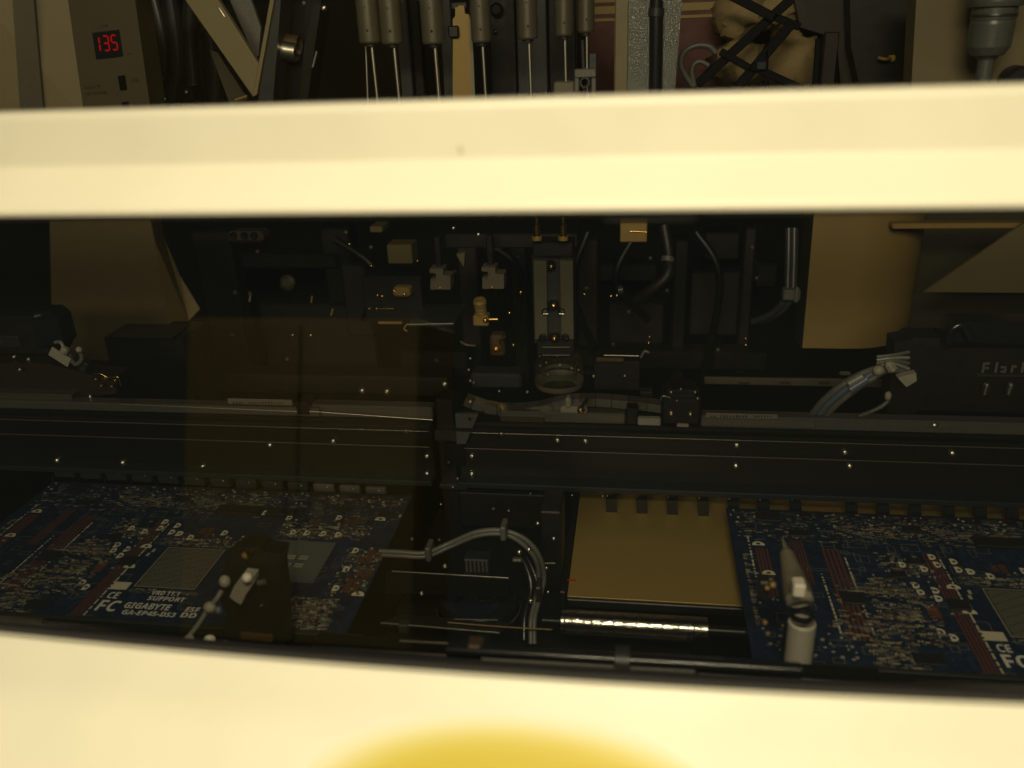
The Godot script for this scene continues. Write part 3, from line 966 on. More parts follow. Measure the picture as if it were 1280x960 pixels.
	obj("plug", slab(484, 306, 515, 330, z - 0.02, 0.02), M.plug_olive, t)
	obj("plug", slab(462, 283, 478, 291, z - 0.02, 0.02), M.plug_olive, t)
	obj("plug", slab(490, 360, 512, 372, z - 0.02, 0.012, 0.002), M.gold_dull, t)
	obj("rail", slab(472, 403, 502, 405.5, z - 0.015, 0.004), M.gold_dull, t)
	for q in [[472, 369], [478, 370], [462, 386], [471, 386], [493, 363], [506, 368], [464, 332], [437, 305], [522, 326]]:
		obj("contact", mb().screw(P(q[0], q[1], z - 0.004), 0.0014), M.brass, t)
	obj("wire", mb().tube([P(470, 386, z - 0.01), P(492, 386, z - 0.01)], 0.0005, 5), M.brass, t)
	# amber indicators in the black
	for q in [[366, 419, "farther from"], [389, 419, "nearer to"]]:
		obj_thing("indicator", "tiny amber indicator on the black back panel, %s the terminal block" % q[2], "indicator", mb().screw(P(q[0], q[1], z), 0.0017), M.brass, "paired amber indicators")
	for q in [[312, 377, 313, 369, "far from"], [389, 378, 390, 370, "nearer"], [414, 394, 416, 386, "closest to"]]:
		obj_thing("pin", "thin olive pin upright against the dark back panel, %s the terminal block" % q[4], "pin", mb().tube([P(q[0], q[1], z), P(q[2], q[3], z)], 0.0009, 6), M.gold_dull, "thin olive pins")
	obj_thing("round_cap", "round olive cap on the dark back panel", "cap", mb().lathe([Vector2(0.007, 0), Vector2(0.007, 0.004), Vector2(0.004, 0.006), Vector2(0, 0.006)], P(361, 353, z - 0.05), Vector3(0, 0.2, 1), 16), M.olive)
	var pc := thing("olive_manifold", "low olive manifold high on the dark back panel under the crossbar", "manifold", P(305, 305, z - 0.05))
	obj("body", slab(283, 290, 328, 304, z - 0.05, 0.02, 0.003), M.olive, pc)
	for q in [292.0, 306.0, 318.0]:
		obj("port", mb().lathe([Vector2(0.003, 0), Vector2(0.003, 0.003), Vector2(0.0018, 0.003), Vector2(0.0016, 0.001), Vector2(0, 0.001)], P(q, 294, z - 0.049), Vector3.BACK, 12), M.black_gloss, pc)
	# amber block and small sensor to the other side
	var am := thing("amber_block", "amber block close under the crossbar, with a bright scored line", "block", P(792, 304, z))
	obj("body", slab(775, 279, 809, 303, z, 0.02), M.gold_dull, am)
	obj("scored_line", mb().tube([P(787, 289, z + 0.001), P(808, 290, z + 0.001)], 0.0005, 5), M.brass, am)
	for q in [[731, 368, "alone beside the placement head"], [764, 370, "paired, on the side of the placement head"], [771, 369, "paired, on the side of the hanging hose"], [812, 421, "above the dark sensor slab"], [811, 428, "just over the dark sensor slab"], [932, 423, "alone in the dark, uppermost under the hose"], [932, 431, "alone in the dark, lowest under the hose"], [651, 365, "by the gripper with the slit"], [637, 391, "by the brass fitting"]]:
		obj_thing("brass_screw", "tiny brass screw %s" % q[2], "screw", mb().screw(P(q[0], q[1], z), 0.0016), M.brass, "tiny brass screws in the dark")
	var ds := thing("sensor_slab", "dark flat sensor slab with a pale upper edge and an amber strip", "sensor", P(775, 475, z))
	obj("body", slab(742, 452, 800, 488, z - 0.004, 0.03), M.black, ds)
	obj("edge", mb().tube([P(755, 444, z + 0.003), P(799, 445, z + 0.003)], 0.0008, 6), M.alu, ds)
	obj("strip", slab(745, 448, 780, 453, z + 0.002, 0.004), M.rust, ds)
	obj("screw", mb().screw(P(781, 470, z), 0.0014), M.steel, ds)
	obj("screw", mb().screw(P(742, 470, z), 0.0014), M.steel, ds)
	obj("clip", mb().tube(smooth([P(801, 447, z), P(806, 439, z), P(811, 441, z)]), 0.0012, 6), M.grey, ds)
	obj("connector", slab(800, 490, 816, 497, z + 0.01, 0.01), M.dark_grey, ds)
	var hs := thing("hanging_hose", "dull grey hose drooping beside the amber block", "hose", P(820, 370, z))
	obj("hose", mb().tube(smooth([P(830, 282, z - 0.02), P(836, 320, z - 0.01), P(834, 344, z), P(815, 362, z), P(796, 375, z - 0.01)]), 0.0045, 10), M.murk, hs)
	obj("cuff", mb().tube([P(835, 322, z - 0.008), P(834, 328, z - 0.006)], 0.0054, 10), M.grey, hs)
	obj("cuff", mb().tube([P(779, 362, z), P(773, 363, z)], 0.004, 10), M.dark_grey, hs)
	var hc := thing("clipped_hose", "grey hose pair held by a pale clip beside the tan cover block", "hose", P(975, 400, z))
	for d in [0.0, 7.0]:
		obj("hose", mb().tube(smooth([P(986 + d, 285, z - 0.03), P(985 + d, 340, z - 0.02), P(982 + d, 372, z - 0.015), P(965 + d, 392, z - 0.02), P(941 + d, 402, z - 0.03)]), 0.003, 9), M.dark_grey, hc)
	obj("clip", slab(979, 363, 1001, 376, z - 0.006, 0.01, 0.001), M.grey, hc)
	obj("clip_tab", slab(993, 360, 999, 379, z - 0.004, 0.006, 0.001), M.grey, hc)
	# dark cluster of small parts below the fittings
	var ds2 := thing("sensor_bar", "speckled dark bar lying behind the sagging cable chain", "bar", P(620, 485, z + 0.02))
	obj("body", slab(588, 468, 652, 486, z + 0.02, 0.02, 0.002), M.grey.duplicate(), ds2)
	(ds2.get_child(0) as MeshInstance3D).mesh.surface_set_material(0, M.dark_grey)
	for q in [[588, 448], [588, 476], [624, 489], [659, 490], [586, 462], [592, 478]]:
		obj("screw", mb().screw(P(q[0], q[1], z + 0.024), 0.0013), M.steel, ds2)
	# cable chain sagging over the beam
	var zc := -0.588
	var ch := thing("cable_chain", "grey sagging cable chain of short links over the black beam", "cable chain", P(700, 515, zc))
	var path := smooth([P(582, 499, zc), P(606, 508, zc), P(640, 512, zc), P(675, 509, zc), P(708, 501, zc), P(745, 500, zc), P(785, 503, zc), P(828, 508, zc)], 2)
	for k in path.size() - 1:
		var q: Vector3 = path[k]
		var e: Vector3 = path[k + 1]
		var dx := (e - q).normalized()
		var bas := Basis(dx, Vector3.BACK.cross(dx), Vector3.BACK)
		obj("link", mb().box((q + e) / 2, Vector3((e - q).length() * 1.0, 0.0066, 0.012), 0.0006, bas), M.grey if k % 3 else M.barrel, ch)
	obj("end_hook", mb().screw(P(588, 502, zc + 0.008), 0.0016), M.steel, ch)
	var cn := thing("cable_connector", "pale connector with a brass nut on the sagging cable chain", "connector", P(717, 518, zc))
	obj("base", slab(700, 509, 734, 518, zc + 0.014, 0.012, 0.0015), M.white_dull, cn)
	obj("post", slab(706, 498, 714, 511, zc + 0.016, 0.008, 0.0015), M.white_dull, cn)
	obj("nut", mb().screw(P(726, 512, zc + 0.016), 0.003), M.brass, cn)
	obj("lead", mb().tube([P(727, 508, zc + 0.014), P(734, 499, zc + 0.014)], 0.0012, 6), M.cable_black, cn)
	# black sensor block at the chain's end
	var sb := thing("sensor_block", "small black block with two bright screws at the end of the cable chain", "sensor block", P(850, 532, zc))
	obj("body", slab(827, 500, 876, 531, zc + 0.022, 0.03, 0.0015), M.black, sb)
	obj("top", slab(832, 488, 872, 501, zc + 0.016, 0.022, 0.0015), M.black, sb)
	for q in [[839, 516, 0.0022], [863, 517, 0.0018], [839, 490, 0.0011], [869, 490, 0.0011], [846, 501, 0.0008], [872, 498, 0.0011], [851, 486, 0.0008]]:
		obj("screw", mb().screw(P(q[0], q[1], zc + 0.0225), q[2]), M.steel, sb)
	obj("tag", slab(846, 530, 861, 534, zc + 0.024, 0.002, 0.0003), M.white_dull, sb)
	obj("bracket", mb().tube(smooth([P(826, 500, zc + 0.02), P(828, 495, zc + 0.022), P(838, 497, zc + 0.022)]), 0.0008, 6), M.alu, sb)
	# slotted strip behind
	var ss := thing("slotted_strip", "tan slotted metal strip behind the white-sleeved cables", "strip", P(1000, 485, z))
	obj("strip", slab(880, 474, 1125, 483, z - 0.01, 0.004), M.barrel, ss)
	for q in [930.0, 981.0, 1030.0, 1076.0]:
		obj("slot", slab(q - 7, 477.5, q + 7, 480.5, z - 0.0095, 0.001, 0.0), M.ink, ss)
	obj("stub", slab(1050, 466, 1064, 470, z, 0.004), M.alu, ss)


func obj_thing(called: String, label: String, category: String, st: MB, m: Material, group := "") -> MeshInstance3D:
	var o := obj(called, st, m)
	tag(o, label, category, group)
	return o


# ---------------------------------------------------------------- covers, motors and cables at the two sides
func side_modules() -> void:
	var z := -0.76
	var a := thing("tan_cover", "tan sheet-metal cover with a slanted folded edge, dark box cut into it", "machine cover", P(160, 450, z), "tan inner covers")
	obj("front_panel", mb().prism(row([[62, 276], [188, 274], [193, 300], [213, 422], [140, 422], [144, 451], [66, 448]], z), Vector3(0, 0, -0.004)), M.tan_shaded, a)
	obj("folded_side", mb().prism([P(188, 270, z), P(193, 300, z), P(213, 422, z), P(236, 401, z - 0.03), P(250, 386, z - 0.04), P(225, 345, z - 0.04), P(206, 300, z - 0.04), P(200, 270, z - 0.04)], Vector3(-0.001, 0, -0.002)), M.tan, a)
	var bx := thing("dark_box", "plain black box tucked below the folded tan cover", "box", P(190, 500, z + 0.03))
	obj("front_face", slab(141, 422, 238, 520, z + 0.04, 0.05), M.black, bx)
	obj("lid", mb().prism([P(141, 421, z + 0.045), P(216, 422, z + 0.045), P(238, 405, z), P(160, 405, z)], Vector3(0, -0.003, 0)), M.black_gloss, bx)
	var b := thing("tan_cover", "large plain tan cover block beside the clipped hose pair", "machine cover", P(1100, 437, z), "tan inner covers")
	var x_turn := P(1072, 350, z).x
	obj("front_panel", mb().prism([P(1018, 262, z), Vector3(x_turn, P(1018, 262, z).y, z), Vector3(x_turn, P(1003, 435, z).y, z), P(1003, 435, z)], Vector3(0, 0, -0.003)), M.tan, b)
	var bend := mb()      # bend added so the sheet falls softly into shade
	var rb := 100.0 * U(1072, 350, z)
	var yu := P(1018, 262, z).y
	var yd := P(1003, 435, z).y
	for k in 12:
		var a0 := deg_to_rad(86.0) * k / 12.0
		var a1 := deg_to_rad(86.0) * (k + 1) / 12.0
		var n0 := Vector3(sin(a0), 0, cos(a0))
		var n1 := Vector3(sin(a1), 0, cos(a1))
		var q0 := Vector3(x_turn + rb * sin(a0), 0, z - rb * (1.0 - cos(a0)))
		var q1 := Vector3(x_turn + rb * sin(a1), 0, z - rb * (1.0 - cos(a1)))
		bend.tri(q0 + Vector3(0, yu, 0), q1 + Vector3(0, yu, 0), q1 + Vector3(0, yd, 0), n0, n1, n1)
		bend.tri(q0 + Vector3(0, yu, 0), q1 + Vector3(0, yd, 0), q0 + Vector3(0, yd, 0), n0, n1, n0)
	obj("shading_bend", bend, M.tan, b)
	obj("shade_panel", slab(1130, 262, 1420, 440, z - 0.075, 0.004), M.olive, b)  # dark sheet put where the cover lies in shade
	obj("side_flange", mb().prism([P(1018, 262, z - 0.002), P(1003, 435, z - 0.002), P(993, 425, z - 0.05), P(1006, 262, z - 0.05)], Vector3(0.001, 0, -0.002)), M.barrel, b)
	obj("seam_strip", slab(1116, 279, 1330, 286, z + 0.012, 0.012), M.gold_dull, b)
	obj("hood_plate", mb().prism([P(1155, 365, z + 0.004), P(1290, 272, z + 0.03), P(1400, 272, z + 0.03), P(1400, 367, z + 0.03)], Vector3(0, 0, -0.003)), M.hood, b)
	# motors
	var zm := -0.60
	var m1 := thing("black_motor", "black motor housing above the tag plugs and the brassy screws", "motor", P(20, 445, zm), "black motor housings")
	obj("housing", slab(-90, 396, 62, 446, zm, 0.03, 0.004), M.black, m1)
	obj("end_cap", slab(36, 392, 70, 440, zm + 0.004, 0.03, 0.006), M.black_gloss, m1)
	obj("glint_tab", mb().tube([P(43, 396, zm + 0.01), P(51, 394, zm + 0.01)], 0.0012, 6), M.grey, m1)
	var tagp := obj("plate", slab(-6, 420, 25, 433, zm + 0.001, 0.0008, 0.0002), M.dark_grey, m1)
	print_marks(tagp, 0, 422, 24, 431, zm + 0.0025, 6)
	for q in [[18, 446], [36, 449]]:
		obj("screw", mb().screw(P(q[0], q[1], zm + 0.004), 0.0019), M.steel, m1)
	var plug := thing("tag_plug", "white tag and grey plugs on a short lead under the tan cover's edge", "plug", P(85, 465, zm + 0.02))
	var tilt := Basis(Vector3.BACK, deg_to_rad(-36))
	obj("tag", mb().box(P(75, 446, zm + 0.02), Vector3(0.0175, 0.0088, 0.001), 0.0002, tilt), M.white_dull, plug)
	obj("lead", mb().tube(smooth([P(69, 428, zm + 0.012), P(76, 428, zm + 0.018), P(81, 438, zm + 0.02)]), 0.0014, 7), M.cable_pale, plug)
	obj("plug", mb().box(P(81, 438, zm + 0.022), Vector3(0.006, 0.006, 0.006), 0.0015, tilt), M.white_dull, plug)
	obj("plug", mb().ball(P(99, 437, zm + 0.02), 0.0026), M.white_dull, plug)
	obj("lead", mb().tube(smooth([P(101, 441, zm + 0.02), P(102, 450, zm + 0.02), P(94, 455, zm + 0.02), P(86, 442, zm + 0.014)]), 0.0019, 7), M.cable_grey, plug)
	obj("socket", mb().box(P(107, 457, zm + 0.014), Vector3(0.006, 0.010, 0.008), 0.001, tilt), M.dark_grey, plug)
	var arm := thing("gantry_arm", "long dark brown arm plate below the black motor housing and tag plugs", "arm", P(30, 500, zm + 0.01))
	obj("plate", mb().prism(row([[-120, 452], [60, 455], [112, 468], [146, 470], [146, 492], [90, 498], [-120, 490]], zm + 0.012), Vector3(0, 0, -0.02)), M.brown_dark, arm)
	for q in [[120, 474, 1], [132, 473, 1], [144, 475, 1], [127, 482, 1], [140, 483, 1], [113, 495, 0], [72, 500, 1], [25, 462, 0]]:
		obj("screw", mb().screw(P(q[0], q[1], zm + 0.016), 0.0018), M.brass if q[2] else M.steel, arm)
	obj("spring", mb().tube(smooth([P(112, 470, zm + 0.02), P(124, 467, zm + 0.02), P(136, 472, zm + 0.02), P(147, 471, zm + 0.02), P(151, 482, zm + 0.02)]), 0.0009, 6), M.brass, arm)
	obj("lower_rail", slab(-120, 491, 90, 506, zm + 0.022, 0.016), M.barrel, arm)
	obj("tab", slab(82, 506, 95, 510, zm + 0.024, 0.004), M.barrel, arm)

	var m2 := thing("black_motor", "large black motor housing with pale stencilled marks and two steel studs added as highlights", "motor", P(1200, 520, zm), "black motor housings")
	obj("housing", slab(1126, 426, 1420, 522, zm, 0.03, 0.004), M.black, m2)
	obj("top_case", slab(1182, 406, 1420, 440, zm + 0.006, 0.03, 0.006), M.black_gloss, m2)
	obj("end_flange", mb().prism(row([[1118, 428], [1142, 424], [1146, 520], [1108, 520], [1114, 470]], zm + 0.004), Vector3(0, 0, -0.02)), M.black, m2)
	obj("lug", mb().tube(smooth([P(1186, 430, zm + 0.012), P(1190, 412, zm + 0.012), P(1204, 407, zm + 0.012), P(1214, 424, zm + 0.012)]), 0.003, 8), M.black_gloss, m2)
	for q in [[1228, 453, 1231, 466], [1231.5, 453, 1237, 456], [1231.5, 459, 1236, 461.5], [1244, 453, 1247, 466], [1251, 458, 1258, 460.5], [1255, 461, 1258, 466], [1251, 463.5, 1254.5, 466], [1264, 457, 1266.5, 466], [1267, 457, 1271, 459.5], [1277, 453, 1280, 466]]:
		obj("stencil_mark", slab(q[0], q[1], q[2], q[3], zm + 0.0007, 0.001, 0.0), M.grey, m2)
	obj("ridge", slab(1222, 470, 1400, 473, zm + 0.003, 0.004), M.dark_grey, m2)
	for q in [[1232, 486], [1262, 486]]:  # pegs put in to give two highlights on the housing
		obj("stud", mb().lathe([Vector2(0.0024, -0.004), Vector2(0.0024, 0.004), Vector2(0.0012, 0.005), Vector2(0, 0.005)], P(q[0], q[1], zm + 0.006), Vector3(0, 1, 0.2), 12), M.steel, m2)
	var cb := thing("sleeved_cables", "bundle of pale and blue sleeved cables bending into white plugs", "cable bundle", P(1080, 515, zm))
	var cab := [[0, 0, "p", 0.0026], [7, 3, "b", 0.0026], [13, 8, "p", 0.0024], [4, -4, "g", 0.002]]
	for q in cab:
		var mm: Material = {"p": M.cable_grey, "b": M.cable_blue, "g": M.cable_grey}[q[2]]
		obj("cable", mb().tube(smooth([P(1012 + q[0], 522 + q[1], zm + 0.016), P(1028 + q[0], 502 + q[1], zm + 0.022), P(1052 + q[0], 482 + q[1], zm + 0.025), P(1078 + q[0] * 0.8, 468 + q[1] * 0.8, zm + 0.024), P(1104 + q[0] * 0.4, 459 + q[1] * 0.4, zm + 0.02), P(1132, 456 + q[1], zm + 0.012)]), q[3], 9), mm, cb)
	obj("blue_sleeve", mb().tube([P(1062, 487, zm + 0.029), P(1084, 473, zm + 0.028)], 0.0038, 10), M.cable_blue, cb)
	obj("white_sleeve", mb().tube([P(1060, 480, zm + 0.030), P(1078, 470, zm + 0.029)], 0.0030, 10), M.cable_pale, cb)
	obj("plug", mb().ball(P(1098, 463, zm + 0.028), 0.0036, Vector3(1.1, 1, 1)), M.white_dull, cb)
	obj("plug", mb().box(P(1113, 458, zm + 0.026), Vector3(0.006, 0.009, 0.008), 0.002, tilt.inverse()), M.white_dull, cb)
	for k in 4:
		obj("wire", mb().tube(smooth([P(1096, 446 + k * 4, zm + 0.02), P(1115, 444 + k * 3.4, zm + 0.021), P(1136, 440 + k * 7, zm + 0.016)]), 0.0013, 7), M.cable_pale if k % 2 else M.cable_grey, cb)
	obj("plug_tip", mb().prism(row([[1122, 472], [1145, 466], [1146, 476], [1133, 484]], zm + 0.022), Vector3(0, 0, -0.006)), M.white_dull, cb)
	var c2 := thing("thin_lead", "thin grey lead rising to a pale bead below the white plugs", "cable", P(1095, 515, zm))
	obj("lead", mb().tube(smooth([P(1074, 520, zm + 0.02), P(1092, 513, zm + 0.022), P(1106, 505, zm + 0.022), P(1112, 496, zm + 0.02)]), 0.0016, 8), M.cable_grey, c2)
	obj("bead", mb().ball(P(1110, 495, zm + 0.024), 0.003, Vector3(0.8, 1.2, 0.8)), M.white_dull, c2)


# ---------------------------------------------------------------- between the boards
func centre_tray() -> void:
	var y: float = -0.014
	var a := G(709, 745, y)
	var gp := thing("gold_plate", "satin gold plate lying behind the chrome roller", "plate", Vector3(0.1, y, -0.5))
	obj("sheet", mb().box(Vector3((a.x + 0.5) / 2, y - 0.001, (a.z - 0.62) / 2), Vector3(0.5 - a.x, 0.002, a.z + 0.62), 0.0001), M.gold_matte, gp)
	obj("front_lip", mb().box(Vector3((a.x + 0.4) / 2, y - 0.003, a.z + 0.002), Vector3(0.4 - a.x, 0.006, 0.003), 0.0006), M.black, gp)
	obj("red_mark", mb().box(G(713, 725, y + 0.0006), Vector3(0.008, 0.0006, 0.0014), 0.0), M.red_print, gp)
	obj("side_wall", mb().box(Vector3(a.x - 0.003, y - 0.004, (a.z - 0.62) / 2), Vector3(0.004, 0.014, a.z + 0.62), 0.0006), M.black, gp)
	# chrome roller
	var zc := -0.425
	var q := P(702, 772, zc)
	var e := P(884, 783, zc)
	var ro := thing("chrome_roller", "wrinkled chrome roller lying in front of the gold plate", "roller", q)
	var r := 0.0075
	var wrinkled := [Vector2(r * 0.6, -0.001)]
	for k in 60:
		wrinkled.append(Vector2(r * (1.0 + rng.randf_range(-0.012, 0.012)), (e.x - q.x) * k / 59.0))
	obj("roller", mb().lathe(wrinkled, Vector3(q.x, q.y - 0.003, zc), Vector3.RIGHT, 40), M.chrome, ro)
	obj("axle", mb().tube([Vector3(q.x - 0.012, q.y - 0.003, zc), Vector3(e.x + 0.03, q.y - 0.003, zc)], 0.003, 12), M.anod, ro)
	var tr := thing("tray_base", "black sunken tray under the grey cable loop", "tray", Vector3(-0.06, -0.05, -0.46))
	obj("base", mb().box(Vector3(-0.06, -0.042, -0.47), Vector3(0.20, 0.006, 0.26), 0.001), M.black, tr)
	obj("rear_wall", slab(575, 618, 700, 660, -0.565, 0.006), M.black, tr)
	for s in [[617, 636], [636, 638], [672, 655], [549, 675], [515, 674]]:
		obj("screw", mb().screw(G(s[0], s[1], -0.008), 0.0014, Vector3.UP), M.steel, tr)
	# upward-looking camera
	var yc := -0.020
	var cc := G(597, 742, yc)
	var lc := thing("upward_camera", "round black lens barrel in the tray between the motherboards", "camera", cc - Vector3(0, 0.02, 0))
	obj("barrel", mb().lathe([Vector2(0.028, -0.022), Vector2(0.028, -0.004), Vector2(0.026, -0.0015), Vector2(0.0245, -0.001), Vector2(0.023, -0.004), Vector2(0.016, -0.006), Vector2(0.015, -0.012)], cc, Vector3.UP, 44), M.black_gloss, lc)
	obj("lens", mb().lathe([Vector2(0.016, -0.008), Vector2(0.010, -0.006), Vector2(0, -0.0055)], cc, Vector3.UP, 32), mat(0.01, 0.014, 0.03, 0.05), lc)
	obj("ring", mb().lathe([Vector2(0.0285, -0.012), Vector2(0.029, -0.011), Vector2(0.0285, -0.010)], cc, Vector3.UP, 44), M.alu, lc)
	var hx := thing("cover_plate", "dark flat cover plate with a bright upper edge, before the lens barrel", "plate", P(558, 745, -0.462))
	obj("plate", mb().prism([P(482, 713, -0.462), P(636, 722, -0.462), P(636, 746, -0.445), P(482, 741, -0.445)], Vector3(0, -0.003, -0.003)), M.anod, hx)
	obj("edge", mb().tube([P(490, 714, -0.4615), P(636, 722.5, -0.4615)], 0.0006, 6), M.steel, hx)
	for s in [[527, 742], [556, 708]]:
		obj("screw", mb().screw(P(s[0], s[1], -0.444), 0.0018, Vector3(0, 1, 0.4)), M.steel, hx)
	var cn := thing("ribbed_connector", "blue-grey ribbed connector behind the flat cover plate", "connector", P(595, 719, -0.468))
	obj("body", slab(579, 700, 612, 720, -0.468, 0.012, 0.001), M.blue_grey, cn)
	for k in 6:
		obj("rib", slab(582 + k * 5, 702, 584.5 + k * 5, 715, -0.4672, 0.001, 0.0), M.grey, cn)
	var lo := thing("low_shelf", "low dark shelf with a bright front edge, before the lens barrel", "shelf", P(550, 800, -0.42))
	obj("plate", mb().prism([P(476, 778, -0.42), P(624, 790, -0.42), P(640, 778, -0.44), P(500, 768, -0.44)], Vector3(0, -0.002, 0)), M.dark_grey, lo)
	obj("edge", mb().tube([P(476, 778.5, -0.419), P(624, 791, -0.419)], 0.0007, 6), M.alu, lo)  # pale line standing in for the shelf's edge highlight
	obj("gold_wire", mb().tube(smooth([P(560, 778, -0.425), P(620, 783, -0.425), P(690, 787, -0.425)]), 0.0005, 6), M.gold_dull, lo)
	obj("edge", mb().tube([P(568, 774, -0.43), P(622, 775, -0.43)], 0.0005, 6), M.alu, lo)
	obj("clamp", slab(497, 782, 510, 792, -0.417, 0.006), M.dark_grey, lo)
	# the looped cables
	var zz := -0.455
	for k in 2:
		var o := thing("looped_cable", ["grey cable forming the outer strand of the loop over the lens barrel", "grey cable forming the inner strand of the loop over the lens barrel"][k], "cable", P(600, 664, zz), "looped grey cables")
		var d := k * 4.5
		obj("cable", mb().tube(smooth([P(478, 689 + d, zz + 0.01), P(500, 690 + d, zz + 0.01), P(532, 691 + d, zz + 0.008), P(562, 679 + d, zz), P(596, 665 + d, zz), P(628, 663 + d, zz), P(655 - d, 673 + d, zz), P(673 - d, 693 + d, zz), P(680 - d * 1.5, 722, zz), P(673 - d, 752, zz + 0.01), P(668 - d, 775, zz + 0.02), P(668 - d, 805, zz + 0.03)]), 0.0016, 10), M.cable_grey, o)
	for k in 3:
		var s: Array = [[534, 691], [628, 665], [672, 740]][k]
		obj_thing("cable_tie", ["dark tie round the two looped cables beside the motherboard's edge", "dark tie at the crest of the two looped cables", "dark tie low on the falling side of the two looped cables"][k], "cable tie", slab(s[0] - 3, s[1] - 5, s[0] + 4, s[1] + 12, zz + 0.016 if k == 2 else zz + 0.012, 0.012, 0.0008), M.grey if k < 2 else M.dark_grey, "ties on the looped cables")
	var bl := thing("black_hoses", "pair of glossy black hoses falling inside the grey loop", "hose", P(660, 780, zz))
	for k in 2:
		obj("hose", mb().tube(smooth([P(640 + k * 8, 680, zz - 0.02), P(656 + k * 7, 705, zz - 0.01), P(664 + k * 8, 735, zz), P(656 + k * 9, 770, zz + 0.01), P(655 + k * 9, 800, zz + 0.02)]), 0.0024, 10), M.cable_black, bl)
	obj("fitting", mb().screw(P(661, 687, zz), 0.0018), M.steel, bl)
	obj("fitting", mb().screw(P(649, 690, zz), 0.0018), M.steel, bl)
	obj("fitting", mb().screw(P(663, 751, zz + 0.015), 0.0018), M.steel, bl)
	obj("fitting", slab(640, 700, 652, 704, zz + 0.004, 0.004), M.grey, bl)
	var vb := thing("valve_block", "narrow dark block beside the gold plate with small bright studs", "block", P(690, 730, -0.47))
	obj("body", slab(676, 640, 702, 735, -0.475, 0.03, 0.001), M.black, vb)
	for s in [[672, 654], [692, 673], [683, 710], [685, 740]]:
		obj("stud", mb().screw(P(s[0], s[1], -0.465), 0.0013), M.steel, vb)
	obj("edge", mb().tube([P(680, 704, -0.467), P(694, 704, -0.467)], 0.0006, 6), M.alu, vb)


